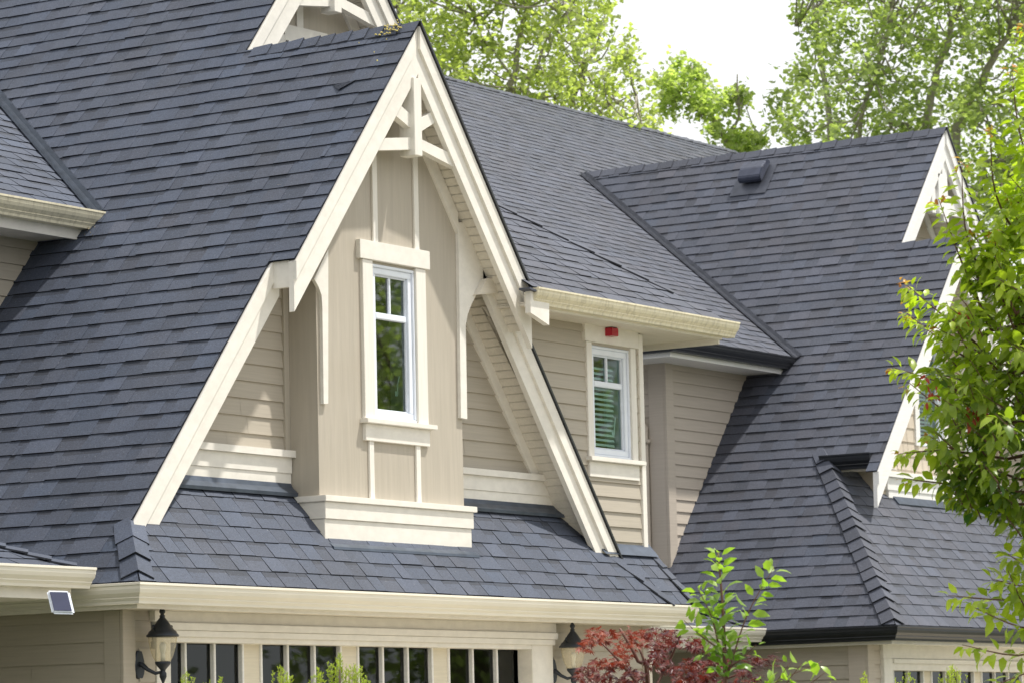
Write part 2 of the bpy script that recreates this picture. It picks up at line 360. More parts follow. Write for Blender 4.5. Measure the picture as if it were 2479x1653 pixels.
# window facing -Y.  x0..x1,z0..z1 = outside of vinyl frame ; Y = wall face
def window(parent, x0, x1, z0, z1, Y, cas=.10, muntin=True, head=None, sill=True, casmat=None, blind=False, room=SHADE, sashmat=None, label=None):
    casmat = casmat or CREAMV; f = .035
    bm = BM()   # vinyl frame + sash, four sides stepped
    def ring(a0, a1, b0, b1, wd, y0, y1):
        box(bm, a0, a1, y0, y1, b0, b0+wd, .004); box(bm, a0, a1, y0, y1, b1-wd, b1, .004)
        box(bm, a0, a0+wd, y0+.001, y1, b0+wd, b1-wd, .004); box(bm, a1-wd, a1, y0+.001, y1, b0+wd, b1-wd, .004)
    ring(x0, x1, z0, z1, .022, Y-.012, Y+.06)
    ring(x0+.022, x1-.022, z0+.022, z1-.022, .048, Y+.002, Y+.055)
    ring(x0+.070, x1-.070, z0+.070, z1-.070, .012, Y+.018, Y+.055)
    a0, a1, b0, b1 = x0+.082, x1-.082, z0+.082, z1-.082
    fr = obj('window', bm, VINYL, parent, label)
    zb = b0+(b1-b0)*.70
    if muntin:
        bm = BM(); box(bm, a0, a1, Y+.012, Y+.05, zb-.024, zb+.024, .006); obj('transom_bar', bm, VINYL, fr)
        bm = BM(); xm = (a0+a1)/2; box(bm, xm-.013, xm+.013, Y+.02, Y+.045, zb+.024, b1, .005); obj('muntin', bm, VINYL, fr)
    bm = BM(); bm.faces.new([bm.verts.new((x, Y+.036, z)) for x, z in ((a0-.004, b0-.004), (a1+.004, b0-.004), (a1+.004, b1+.004), (a0-.004, b1+.004))]); obj('glass', bm, GLASS2 if blind else GLASS, fr)
    bm = BM()   # open-fronted room box behind the glass
    for q in ((x0-.1, x1+.3, Y+1.0, Y+1.02, z0-.1, z1+.1), (x0-.12, x0-.1, Y+.08, Y+1, z0-.1, z1+.1), (x1+.3, x1+.32, Y+.08, Y+1, z0-.1, z1+.1),
              (x0-.1, x1+.3, Y+.08, Y+1, z0-.12, z0-.1), (x0-.1, x1+.3, Y+.08, Y+1, z1+.1, z1+.12)): box(bm, *q)
    obj('room_backing', bm, room, fr)
    bm = BM(); box(bm, a1-.002, a1+.012, Y+.045, Y+.17, b0, b1); obj('inner_jamb', bm, BLIND, fr)
    if blind:
        bm = BM(); n = int((b1-b0-.05)/.042)
        for i in range(n):
            z = b0+.02+i*.042; prism(bm, [(a0, Y+.060, z), (a0, Y+.074, z+.022), (a0, Y+.076, z+.022), (a0, Y+.063, z)], (a1-a0-.06, 0, 0))
        for xx in (a0+.05, a0+(a1-a0)*.5, a0+(a1-a0)*.55): tube(bm, [(xx, Y+.055, b0+.02), (xx, Y+.055, b1)], .0015, 4)
        obj('blind', bm, BLIND, fr)
    bm = BM()   # crank handle
    box(bm, a1-.10, a1-.065, Y+.06, Y+.075, b0+.12, b0+.155); tube(bm, [(a1-.07, Y+.06, b0+.13), (a1-.085, Y+.05, b0+.2), (a1-.06, Y+.05, b0+.27)], .007, 6)
    obj('crank_handle', bm, BLIND, fr)
    # casing
    ct = .028
    bm = BM(); box(bm, x0-cas, x0-.002, Y-ct, Y+.02, z0-.005, z1+.02, .003); obj('casing', bm, casmat, fr)
    bm = BM(); box(bm, x1+.002, x1+cas, Y-ct, Y+.02, z0-.005, z1+.02, .003); obj('casing', bm, casmat, fr)
    hx = head if head else .045
    bm = BM(); box(bm, x0-cas-hx, x1+cas+hx, Y-ct-.012, Y+.02, z1+.022, z1+.165, .003); obj('head_trim', bm, CREAM, fr)
    if sill:
        bm = BM(); box(bm, x0-cas-.03, x1+cas+.06, Y-.07, Y+.02, z0-.042, z0-.006, .004); obj('sill', bm, CREAM, fr)
        bm = BM(); box(bm, x0-cas-.0, x1+cas+.01, Y-ct-.002, Y+.02, z0-.17, z0-.043, .003); obj('apron', bm, CREAM, fr)
    return fr

def barge(parent, x0, z0, x1, z1, Y, h=.36, th=.045, strip=.15, short=.04, mat=None, kick=0, label=None):
    """board along the roof line (x0,z0)->(x1,z1) at the front plane Y, hanging h below it"""
    mat = mat or CREAM
    bm = BM(); pxz(bm, [(x0, z0), (x1, z1), (x1, z1-h), (x0, z0-h)], Y, Y+th)
    b = obj('barge_board', bm, mat, parent, label)
    t = 1-short
    xs, zs = x0+(x1-x0)*t, z0+(z1-z0)*t
    bm = BM(); pxz(bm, [(x0, z0+.004), (xs, zs+.004), (xs, zs-strip), (x0, z0-strip)], Y-.024, Y-.001)
    obj('drip_moulding', bm, mat, b)
    return b
def soffit(parent, x0, z0, x1, z1, y0, y1, off=.2, mat=None, pitch=.075, name='soffit'):
    mat = mat or SOFF; bm = BM(); L = math.hypot(x1-x0, z1-z0); n = int(L/pitch); dx, dz = (x1-x0)/L, (z1-z0)/L
    for i in range(n):
        a = i*pitch; b = a+pitch-.013
        pxz(bm, [(x0+dx*a, z0+dz*a-off), (x0+dx*b, z0+dz*b-off), (x0+dx*b, z0+dz*b-off+.012), (x0+dx*a, z0+dz*a-off+.012)], y0, y1)
    pxz(bm, [(x0, z0-off+.035), (x1, z1-off+.035), (x1, z1-off+.045), (x0, z0-off+.045)], y0, y1)
    return obj(name, bm, mat, parent)
def truss(parent, dx, dy, dz):
    """decorative gable truss; pixel outlines measured on the front gable, moved by (dx,dy,dz)"""
    c2 = lambda x, y: (550+x/2.45, y/2.45)
    def poly(px, y0, y1, nm, mat=CREAM):
        pts = [YP(*c2(*p), 15.16) for p in px]; bm = BM(); prism(bm, [(p.x+dx, y0+dy, p.z+dz) for p in pts], (0, y1-y0, 0)); obj(nm, bm, mat, parent)
    poly([(925, 822), (1112, 818), (1112, 890), (870, 895)], 15.14, 15.20, 'collar_beam')
    poly([(1140, 830), (1310, 912), (1350, 1003), (1140, 893)], 15.14, 15.20, 'collar_beam')
    poly([(1012, 625), (1112, 716), (1112, 795), (990, 692)], 15.14, 15.20, 'brace')
    poly([(1140, 705), (1208, 663), (1236, 720), (1140, 782)], 15.14, 15.20, 'brace')
    a = YP(*c2(1114, 900), 15.10); b = YP(*c2(1160, 930), 15.10)
    bm = BM(); box(bm, a.x+dx, b.x+dx, 15.10+dy, 15.24+dy, b.z+dz, AZ-.42+dz, .004); obj('king_post', bm, CREAMV, parent)

# ================================================================== LEFT HOUSE
HA = thing('gabled_house', 'taupe and cream house on the left with steep slate-grey roof, front gable and bay', 'house', (22, 17, 0))
BACK = 27.0
UL = (0, 1, 0); WL = (1, 0, S)
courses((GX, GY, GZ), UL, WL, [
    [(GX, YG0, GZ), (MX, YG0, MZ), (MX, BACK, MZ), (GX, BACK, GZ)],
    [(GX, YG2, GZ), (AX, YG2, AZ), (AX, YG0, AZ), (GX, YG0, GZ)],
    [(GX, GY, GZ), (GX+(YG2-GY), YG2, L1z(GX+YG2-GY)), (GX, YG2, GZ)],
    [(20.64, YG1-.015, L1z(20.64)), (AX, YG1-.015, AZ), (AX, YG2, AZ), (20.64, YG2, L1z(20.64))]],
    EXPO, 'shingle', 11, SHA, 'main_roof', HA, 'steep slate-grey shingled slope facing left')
# right-hand slopes (seen only at their edges)
UR = (0, 1, 0); WR = (-1, 0, SR)
xb = 25.45
courses((xb, GY, R1z(xb)), UR, WR, [
    [(xb, YG2-.01, R1z(xb)), (AX, YG2-.01, AZ), (AX, 19.6, AZ), (xb, 19.6, R1z(xb))],
    [(23.81, YG1-.015, R1z(23.81)), (AX, YG1-.015, AZ), (AX, YG2, AZ), (23.81, YG2, R1z(23.81))]],
    .16, 'shingle', 5, SHA, 'gable_roof_far_slope', HA)
courses((MX+4.86, GY, GZ), UR, (-1, 0, S), [[(MX+4.86, YG0, GZ), (MX, YG0, MZ), (MX, BACK, MZ), (MX+4.86, BACK, GZ)]], .16, 'shingle', 6, SHA, 'main_roof_far_slope', HA)
# dark roof edges on the right rakes
def edge_strip(x0, z0, x1, z1, y, nm='roof_edge', par=None, mat=GUTD):
    bm = BM(); pxz(bm, [(x0, z0+.012), (x1, z1+.012), (x1, z1-.018), (x0, z0-.018)], y-.035, y+.08); obj(nm, bm, mat, par or HA)
edge_strip(AX, AZ+.012, 23.83, R1z(23.83)+.012, YG1-.005)
edge_strip(23.4, R1z(23.4)+.012, xb+.02, R1z(xb+.02)+.012, YG2-.005)
edge_strip(MX, MZ+.01, MX+2.6, MZ-2.6*S+.01, YG0-.005)
# ridge caps
dl, dr = V((-S, 0, 1)), V((SR, 0, 1)); NF = V((0, -S, 1)); NX = V((S, 0, 1))
caps('ridge_caps', HA, (AX, YG0-.1, AZ+.012), (AX, YG1-.02, AZ+.012), dl, dr, SHA, .125, .16, 3, .028)
caps('ridge_caps', HA, (MX, BACK, MZ+.012), (MX, YG0-.02, MZ+.012), dl, NX, SHA, .125, .16, 4)
# skirt roof above the garage
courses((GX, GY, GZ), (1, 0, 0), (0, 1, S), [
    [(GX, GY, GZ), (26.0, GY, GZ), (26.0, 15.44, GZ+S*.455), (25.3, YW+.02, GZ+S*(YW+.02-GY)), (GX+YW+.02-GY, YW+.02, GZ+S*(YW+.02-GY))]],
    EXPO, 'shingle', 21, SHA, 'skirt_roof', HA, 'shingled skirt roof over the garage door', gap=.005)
hd = V((-1, 0, -S)); hf = V((0, -1, -S))
caps('hip_caps', HA, (GX+.36, GY+.36, GZ+S*.36+.012), (GX+.045, GY+.045, GZ+.065), dl, NF, SHA, .145, .20, 8, .032)
caps('hip_caps', HA, (25.24, 15.33, 3.305), (25.63, 14.97, 2.90), NF, NX, SHA, .10, .15, 9, .03)
caps('hip_caps', HA, (25.93, 15.42, 3.415), (26.0, 14.97, 2.90), NF, NX, SHA, .10, .15, 10, .03)
# eave fascias and gutters
bm = BM(); box(bm, GX+.10, 25.96, GY+.10, GY+.125, GZ-.168, GZ-.03); obj('fascia', bm, CREAM, HA)
bm = BM(); box(bm, GX+.10, GX+.125, GY+.125, BACK, GZ-.168, GZ-.03); obj('fascia', bm, CREAM, HA)
gutter(HA, (GX+.10, GY+.10, GZ-.012), (26.0, GY+.10, GZ-.012), (0, -1, 0), GUT, 1.03, ext0=1, label='long cream gutter over the garage')
gutter(HA, (GX+.10, BACK, GZ-.012), (GX+.10, GY+.10, GZ-.012), (-1, 0, 0), GUT, 1.03, ext1=1)
bm = BM(); box(bm, GX+.125, 25.9, GY+.125, YGA, GZ-.16, GZ-.148); box(bm, GX+.126, GX+.60, YGA, BACK, GZ-.16, GZ-.148); obj('eave_soffit', bm, SOFF, HA)
# ---- barge boards
barge(HA, 20.645, L1z(20.645)-.02, AX, AZ-.02, YG1, strip=.13)
barge(HA, AX+.001, AZ-.02, 23.79, R1z(23.79)-.02, YG1, h=.385, strip=.17)
barge(HA, GX+.30, L1z(GX+.30)-.02, 20.75, L1z(20.75)-.02, YG2, h=.345, strip=.15, short=0)
bm = BM(); xa = YP(1171, 716, YG2).x
barge(HA, xb-.03, R1z(xb-.03)-.02, xa, R1z(xa)-.02, YG2, h=.38, strip=.17, short=0)
barge(HA, MX-2.2, MZ-2.2*S-.02, MX, MZ-.02, YG0, strip=.13)
barge(HA, MX+.001, MZ-.02, MX+2.3, MZ-2.3*S-.02, YG0, h=.375, strip=.17)
truss(HA, 0, 0, 0); truss(HA, MX-AX, YG0-YG1, MZ-AZ)
# soffit return boards at the tips of the front gable
bm = BM(); box(bm, 20.66, 20.70, YG1+.05, YG2+.02, L1z(20.66)-.215, L1z(20.66)-.02); obj('eave_return', bm, CREAM, HA)
q = [YP(550+x/2.45, 540+y/2.45, 15.28) for x, y in ((1490, 425), (1540, 330), (1650, 330), (1658, 412))]
bm = BM(); prism(bm, q, (0, .05, 0)); obj('eave_return', bm, SOFF, HA)
# soffits
soffit(HA, AX, AZ, 23.8, R1z(23.8), YG1+.045, YB+.0, .26)
soffit(HA, AX, AZ, 20.7, L1z(20.7), YG1+.045, YB+.0, .26)
soffit(HA, xb-.35, R1z(xb-.35), xa-.3, R1z(xa-.3), YG2+.045, YW, .27)
soffit(HA, GX+.9, L1z(GX+.9), 20.9, L1z(20.9), YG2+.045, YW, .27)
soffit(HA, MX, MZ, MX+2.2, MZ-2.2*S, YG0+.045, YG0+.26, .26)
soffit(HA, MX, MZ, MX-2.0, MZ-2.0*S, YG0+.045, YG0+.26, .26)
# ---- gable wall with lap siding (plane YW)
BX0, BX1 = YP(773, 1180, YB).x, YP(1120.5, 1100, YB).x
gz = lambda x: min(L1z(x), R1z(x))-.2
gab = [(19.3, 3.2), (25.2, 3.2), (25.2, R1z(25.2)-.2), (AX, AZ-.25), (19.3, L1z(19.3)-.2)]
gab = [(19.0, 3.0), (25.4, 3.0), (25.4, max(3.01, R1z(25.4)-.2)), (AX, AZ-.22), (19.0, max(3.01, L1z(19.0)-.2))]
def wallpoly(pts, Y): return [(x, Y, z) for x, z in pts]
pcs = [clip_poly([(19.0, 3.0), (BX0+.15, 3.0), (BX0+.15, 7.4), (19.0, 7.4)], gab), clip_poly([(BX1-.15, 3.0), (25.4, 3.0), (25.4, 7.4), (BX1-.15, 7.4)], gab)]
ZL = YP(480, 1072, 15.62).z
for p in pcs: courses((19, YW, ZL-.02), (1, 0, 0), (0, 0, 1), [wallpoly(p, YW)], .1265, 'lap', 31, TAUPE, 'siding_wall', HA)
# corner trim where bay meets siding
bm = BM(); box(bm, BX0-.062, BX0-.002, YW-.03, YW+.01, ZL-.0, 5.9); obj('corner_trim', bm, PANEL, HA)
# ledges below the siding
ledge_clip = [(19.0, 3.0), (25.4, 3.0), (25.4, max(3.01, R1z(25.4)-.06)), (AX, AZ-.22), (19.0, max(3.01, L1z(19.0)-.06))]
def ledge(x0, x1, Y, zt, name='ledge', mat=CREAM, par=None):
    bm = BM()
    for a, b, za, zb_, yo in ((x0-.03, x1+.03, zt-.05, zt, .075), (x0, x1, zt-.165, zt-.051, .045), (x0, x1, zt-.34, zt-.166, .036)):
        p = clip_poly([(a, za), (b, za), (b, zb_), (a, zb_)], ledge_clip)
        if p: pxz(bm, p, Y-yo, Y+.02)
    obj(name, bm, mat, par or HA)
ledge(19.3, BX0-.01, YW, ZL+.005); ledge(BX1-.05, 24.98, YW, ZL+.005)
for a, b in ((19.62, BX0-.02), (BX1, 24.95)):
    bm = BM(); prism(bm, [(a, YW-.04, 3.70), (a, YW-.06, 3.665), (a, YW-.105, 3.625), (a, YW-.10, 3.600), (a, YW-.055, 3.65), (a, YW-.03, 3.68)], (b-a, 0, 0)); obj('flashing', bm, FLASH, HA)
# frieze board on the right part of the gable wall
def slope_board(x0, x1, zf, off, h, y0, y1, nm, mat=CREAM, par=None):
    bm = BM(); pxz(bm, [(x0, zf(x0)-off), (x1, zf(x1)-off), (x1, zf(x1)-off-h), (x0, zf(x0)-off-h)], y0, y1); obj(nm, bm, mat, par or HA)
slope_board(BX1, 24.95, R1z, .22, .20, YW-.035, YW, 'frieze_board')
slope_board(19.6, BX0, L1z, .20, .12, YW-.03, YW, 'frieze_board')
# ---- bay: panelled front, sides
WX0, WX1, WZ0, WZ1 = 21.935, 22.500, 4.205, 5.365
bay = [(BX0, 3.3), (BX1, 3.3), (BX1, R1z(BX1)-.25), (AX, AZ-.28), (BX0, L1z(BX0)-.25)]
bm = BM()
for pc in around(BX0, BX1, 3.3, 7.2, (WX0, WX1, WZ0, WZ1)):
    p = clip_poly(pc, bay)
    if p: pxz(bm, p, YB, YB+.03)
obj('bay_front', bm, PANEL, HA, 'panelled front of the bay')
bm = BM(); box(bm, BX0, BX0+.03, YB+.03, YW+.02, 3.3, L1z(BX0)-.25); obj('bay_side', bm, PANEL, HA)
bm = BM(); box(bm, BX1-.03, BX1, YB+.03, YW+.02, 3.3, R1z(BX1)-.25); obj('bay_side', bm, PANEL, HA)
window(HA, WX0, WX1, WZ0, WZ1, YB, cas=.135, head=.045, label='narrow casement window of the bay')
# battens
for (x, y0, y1) in ((906, 420, 640), (1005, 380, 640)):
    a = YP(x-9.5, y0, YB); b = YP(x+7, y1, YB)
    bm = BM(); box(bm, a.x, a.x+.062, YB-.018, YB, WZ1+.165, min(gz(a.x)+.0, AZ-.3), .002); obj('batten', bm, CREAMV, HA)
for x in (891, 1004):
    a = YP(x, 1120, YB); bm = BM(); box(bm, a.x, a.x+.058, YB-.018, YB, 3.6, WZ0-.17, .002); obj('batten', bm, CREAMV, HA)
# base moulding of the bay
bm = BM(); box(bm, BX0-.04, BX1+.06, YB-.085, YW, 3.555, 3.60, .004); box(bm, BX0-.02, BX1+.035, YB-.065, YW, 3.43, 3.554, .003); box(bm, BX0-.012, BX1+.02, YB-.052, YW, 3.27, 3.429, .003)
obj('bay_ledge', bm, CREAM, HA)
bm = BM(); prism(bm, [(BX0-.0, YB-.045, 3.31), (BX0, YB-.055, 3.275), (BX0, YB-.12, 3.225), (BX0, YB-.125, 3.205), (BX0, YB-.115, 3.205), (BX0, YB-.05, 3.25)], (BX1-BX0+.02, 0, 0)); obj('flashing', bm, FLASH, HA)
# curved brackets at the bay corners
def fromc6(pts, y0, y1, nm, mat=CREAM, ref=YB):
    q = [YP(550+x/2.45, 540+y/2.45, ref) for x, y in pts]; bm = BM(); prism(bm, [(p.x, y0, p.z) for p in q], (0, y1-y0, 0)); obj(nm, bm, mat, HA)
fromc6([(1352, 0), (1390, 0), (1450, 110), (1536, 350), (1500, 378), (1462, 425), (1430, 485), (1408, 545), (1396, 607), (1405, 1162), (1368, 1155)], YB-.03, YB-.001, 'corner_bracket')
fromc6([(497, 335), (560, 200), (580, 160), (580, 1070), (553, 1072), (545, 500), (540, 430), (522, 380)], YB-.03, YB-.001, 'corner_bracket')
slope_board(AX+.05, BX1-.03, R1z, .27, .17, YB-.028, YB-.001, 'frieze_board'); slope_board(BX0+.03, AX-.05, L1z, .27, .14, YB-.028, YB-.001, 'frieze_board')
# ---- upper gable wall (set back)
y0 = YG0+.26; bm = BM(); pxz(bm, [(MX-2.2, L1z(MX-2.2)-.3), (MX+2.2, L1z(MX-2.2)-.3), (MX, MZ-.3)], y0, y0+.03); obj('upper_gable_wall', bm, PANEL, HA)
c2 = lambda x, y: (550+x/2.45, y/2.45)
def g0(pts, ya, yb, nm, mat=CREAM):
    q = [YP(*c2(*p), y0) for p in pts]; bm = BM(); prism(bm, [(p.x, ya, p.z) for p in q], (0, yb-ya, 0)); return obj(nm, bm, mat, HA)
g0([(325, 145), (578, 206), (578, 300), (325, 240)], y0-.03, y0, 'window_head'); g0([(290, 205), (330, 210), (330, 420), (290, 420)], y0-.028, y0, 'window_casing')
g0([(402, -60), (440, -50), (442, 190), (405, 180)], y0-.018, y0, 'batten'); g0([(345, 245), (545, 290), (545, 500), (345, 500)], y0-.035, y0-.03, 'upper_window', VINYL)
g0([(365, 268), (530, 305), (530, 500), (365, 500)], y0-.04, y0-.035, 'window_glass', DARK)
slope_board(MX+.05, MX+2.0, lambda x: MZ-S*(x-MX), .27, .17, y0-.028, y0-.001, 'frieze_board')
# ---- garage front and left wall under the eave
CX, CY = GX+.33, YGA
gx0 = YP(358, 1468, YGA).x; gx1 = YP(800+2085/3.89, 1250+1120/3.89, YGA).x
ZB = 2.655
bm = BM(); box(bm, gx0, gx1, YGA-.045, YGA, ZB, GZ-.16, .003); box(bm, gx0+.001, gx0+.17, YGA-.058, YGA-.046, ZB+.002, GZ-.162, .002); obj('garage_beam', bm, CREAM, HA)
courses((CX, CY, 0), (1, 0, 0), (0, 0, 1), [[(CX, CY, 0), (gx0+.02, CY, 0), (gx0+.02, CY, GZ-.16), (CX, CY, GZ-.16)]], .14, 'lap', 33, TAUPE, 'siding_wall', HA)
courses((CX, CY, 0), (1, 0, 0), (0, 0, 1), [[(gx1-.1, CY, 0), (25.9, CY, 0), (25.9, CY, GZ-.16), (gx1-.1, CY, GZ-.16)]], .14, 'lap', 33, TAUPE, 'siding_wall', HA)
courses((CX, CY, 0), (0, 1, 0), (0, 0, 1), [[(CX, CY, 0), (CX, BACK, 0), (CX, BACK, GZ-.16), (CX, CY, GZ-.16)]], .14, 'lap', 34, TAUPE, 'side_wall', HA, 'shaded taupe lap siding under the left eave')
bm = BM(); box(bm, CX-.025, CX+.11, CY-.025, CY+.0, 0, GZ-.16, .003); box(bm, CX-.025, CX-.0, CY+.001, CY+.14, 0, GZ-.16, .003); obj('corner_board', bm, TAUPE, HA)
bm = BM(); box(bm, 25.78, 25.92, CY-.03, CY, 0, GZ-.16, .003); obj('corner_board', bm, TAUPE, HA)
# door surround
jx0 = YP(300+445/3.89, 1640, YGA).x; jx1 = YP(800+1865/3.89, 1600, YGA).x; cx1 = YP(800+2062/3.89, 1600, YGA).x
dz = YP(800, 1250+1125/3.89+3, YGA+.12).z
dx0 = gx0+.20; dx1 = jx1
HT = 2.50
bm = BM(); box(bm, gx0+.045, dx0, YGA-.035, YGA+.14, 0, ZB, .003); box(bm, dx1, cx1, YGA-.035, YGA+.14, 0, ZB, .003)
box(bm, dx0, dx1, YGA-.034, YGA+.14, HT+.02, ZB, .003); obj('door_casing', bm, CREAM, HA)
bm = BM(); box(bm, gx0+.12, cx1+.01, YGA-.085, YGA-.036, ZB-.055, ZB-.004, .006); box(bm, gx0+.14, cx1, YGA-.062, YGA-.035, ZB-.10, ZB-.056, .004); obj('head_moulding', bm, CREAM, HA)
# garage door: panel with four glazed groups of three lites
def garage_door(parent, x0, x1, ztop, Y, groups, zt, lite_h=.40):
    bm = BM(); zb_ = zt-lite_h
    xs = [x0]
    for a, b in groups: xs += [a, b]
    xs.append(x1)
    for a, b in zip(xs[0::2], xs[1::2]): box(bm, a, b, Y, Y+.05, zb_, zt)
    box(bm, x0, x1, Y, Y+.05, zt, ztop); 
    z = zb_
    while z > .05:
        zz = max(0.02, z-.5); box(bm, x0, x1, Y, Y+.05, zz+.012, z)
        for a, b in groups: 
            if z < zb_: 
                ring = ((a, b, zz+.08, zz+.10), (a, b, z-.10, z-.08)); 
                for r in ring: box(bm, r[0], r[1], Y-.012, Y, r[2], r[3])
        z = zz
    door = obj('garage_door', bm, DOORW, parent)
    for gi, (a, b) in enumerate(groups):
        bm = BM(); t = .018
        box(bm, a-.005, b+.005, Y-.016, Y+.03, zt-t, zt+.006, .004); box(bm, a-.005, a+t, Y-.015, Y+.03, zb_, zt-t, .003); box(bm, b-t, b+.005, Y-.015, Y+.03, zb_, zt-t, .003)
        box(bm, a-.005, b+.005, Y-.016, Y+.03, zb_-.006, zb_+t, .004)
        for k in (1, 2):
            x = a+(b-a)*k/3; box(bm, x-.012, x+.012, Y-.012, Y+.03, zb_+t, zt-t, .004)
        obj('glazing_frame', bm, WHITE, door)
        bm = BM(); bm.faces.new([bm.verts.new((x, Y+.022, z)) for x, z in ((a+.01, zb_+.01), (b-.01, zb_+.01), (b-.01, zt-.01), (a+.01, zt-.01))]); obj('glass', bm, DGLASS, door)
    bm = BM(); box(bm, x0-.1, x1+.1, Y+1.2, Y+1.22, 0, ztop+.2); box(bm, x0-.12, x0-.1, Y+.06, Y+1.2, 0, ztop+.2); box(bm, x1+.1, x1+.12, Y+.06, Y+1.2, 0, ztop+.2); box(bm, x0-.1, x1+.1, Y+.06, Y+1.2, ztop+.1, ztop+.12)
    obj('garage_interior', bm, DARK, door)
    return door
YD = YGA+.10
gp = []
for (a, b) in ((627.8, 823), (862.5, 1044), (1082, 1257.6)):
    gp.append((YP(a, 1560, YD).x, YP(b, 1560, YD).x))
wd = gp[0][1]-gp[0][0]; g1r = YP(585.5, 1545, YD).x; gp = [(g1r-wd, g1r)]+gp
zt = YP(840, 1250+1165/3.89, YD).z+.022
garage_door(HA, dx0, dx1, HT+.02, YD, gp, zt)
# ---- left upper dormer roof with valley flashing
DY, DZ, DS = 17.36, 5.86, .67
dn = 12.0
def vL(y): return GX+(DZ+DS*(y-DY)-GZ)/S      # x of valley with main slope at depth y
courses((vL(DY), DY, DZ), (1, 0, 0), (0, 1, DS), [[(14.5, DY, DZ), (vL(DY), DY, DZ), (vL(DY+4.2), DY+4.2, DZ+DS*4.2), (14.5, DY+4.2, DZ+DS*4.2)]], EXPO, 'shingle', 41, SHA, 'dormer_roof', HA, 'low-slope shingled roof facing the street at the left edge', gap=.005)
va, vb = V((vL(DY-.05), DY-.05, DZ-.05*DS)), V((vL(DY+4.2), DY+4.2, DZ+DS*4.2))
vd = (vb-va).normalized()
nL = V((-S, 0, 1)).normalized(); nD = V((0, -DS, 1)).normalized()
tL = nL.cross(vd); tL = tL if tL.z > 0 else -tL; tD = nD.cross(vd); tD = tD if tD.z > 0 else -tD
def valley(va, vb, nA, nB, wA, wB, mat, parent, tA=None, tB=None):
    vd = (vb-va).normalized(); tA = nA.cross(vd); tB = nB.cross(vd)
    if tA.x < 0: tA = -tA
    if tB.x > 0: tB = -tB
    bm = BM(); up_ = (nA+nB).normalized()
    prof = [tA*wA+nA*.020, tA*(wA*.45)+nA*.026, tA*.010+up_*.034, tB*.010+up_*.034, tB*.03+up_*.02, tB*wB+nB*.022]
    r = [[bm.verts.new(p+q) for q in prof] for p in (va, vb)]
    for i in range(len(prof)-1): bm.faces.new((r[0][i], r[0][i+1], r[1][i+1], r[1][i]))
    bmesh.ops.solidify(bm, geom=bm.faces[:], thickness=-.004)
    return obj('valley_flashing', bm, mat, parent)
valley(va, vb, nL, nD, .07, .08, FLASH, HA)
gutter(HA, (14.5, DY+.02, DZ-.01), (vL(DY)+.02, DY+.02, DZ-.01), (0, -1, 0), GUTS, 1.05, label='stained cream gutter of the upper left roof')
bm = BM(); box(bm, 14.5, vL(DY)-.12, DY+.02, DY+.045, DZ-.22, DZ-.02); box(bm, 14.5, vL(DY)-.2, DY+.045, DY+.45, DZ-.20, DZ-.185); obj('dormer_fascia', bm, CREAM, HA)
xe = GX+(DZ-.2-GZ)/S
courses((xe, DY+.42, 0), (1, 0, 0), (0, 0, 1), [[(14.5, DY+.42, 3.0), (GX+.05, DY+.42, 3.0), (xe+.05, DY+.42, DZ-.18), (14.5, DY+.42, DZ-.18)]], .127, 'lap', 42, TAUPE, 'dormer_wall', HA)
# nest debris at the gutter end
random.seed(4); bm = BM(); c0 = V((vL(DY)-.10, DY-.05, DZ-.20))
for i in range(40):
    p = c0+V((random.uniform(-.07, .1), random.uniform(-.05, .06), random.uniform(-.05, .06)+random.uniform(0, .05))); tube(bm, [p, p+V((random.uniform(-.05, .05), random.uniform(-.05, .05), random.uniform(-.04, .03)))], .003, 4)
obj('nest_debris', bm, plain_mat('straw', (.30, .25, .16, 1), .9), HA)
# ---- lower left porch roof
def porch(parent, X, Y, Z, s, xl, mat, gmat, seed, depth):
    courses((X, Y, Z), (1, 0, 0), (0, 1, s), [[(xl, Y, Z), (X, Y, Z), (X-depth, Y+depth, Z+s*depth), (xl, Y+depth, Z+s*depth)]], EXPO, 'shingle', seed, mat, 'porch_roof', parent, gap=.005)
    courses((X, Y, Z), (0, 1, 0), (-1, 0, s), [[(X, Y, Z), (X, Y+2*depth, Z), (X-depth, Y+depth, Z+s*depth)]], EXPO, 'shingle', seed+1, mat, 'porch_roof_side', parent)
    caps('hip_caps', parent, (X-depth, Y+depth, Z+s*depth+.02), (X-.02, Y+.02, Z+.02), V((0, -s, 1)), V((s, 0, 1)), mat, .10, .16, seed, .035)
    gutter(parent, (xl, Y+.03, Z-.0), (X+.05, Y+.03, Z-.0), (0, -1, 0), gmat, 1.03)
    bm = BM(); box(bm, xl, X-.05, Y+.03, Y+.055, Z-.20, Z-.02); box(bm, xl, X-.06, Y+.055, Y+2*depth, Z-.19, Z-.175); obj('porch_fascia', bm, CREAM, parent)
porch(HA, 18.52, 15.36, 2.985, .42, 13.5, SHA, GUT, 50, 2.4)
bm = BM()
for xx in (13.9,): box(bm, xx, xx+.2, 15.5, 15.7, 0, 2.8, .01)
box(bm, 13.6, 13.9, 15.8, 17.5, 0, 2.8)
obj('porch_post', bm, CREAM, HA)
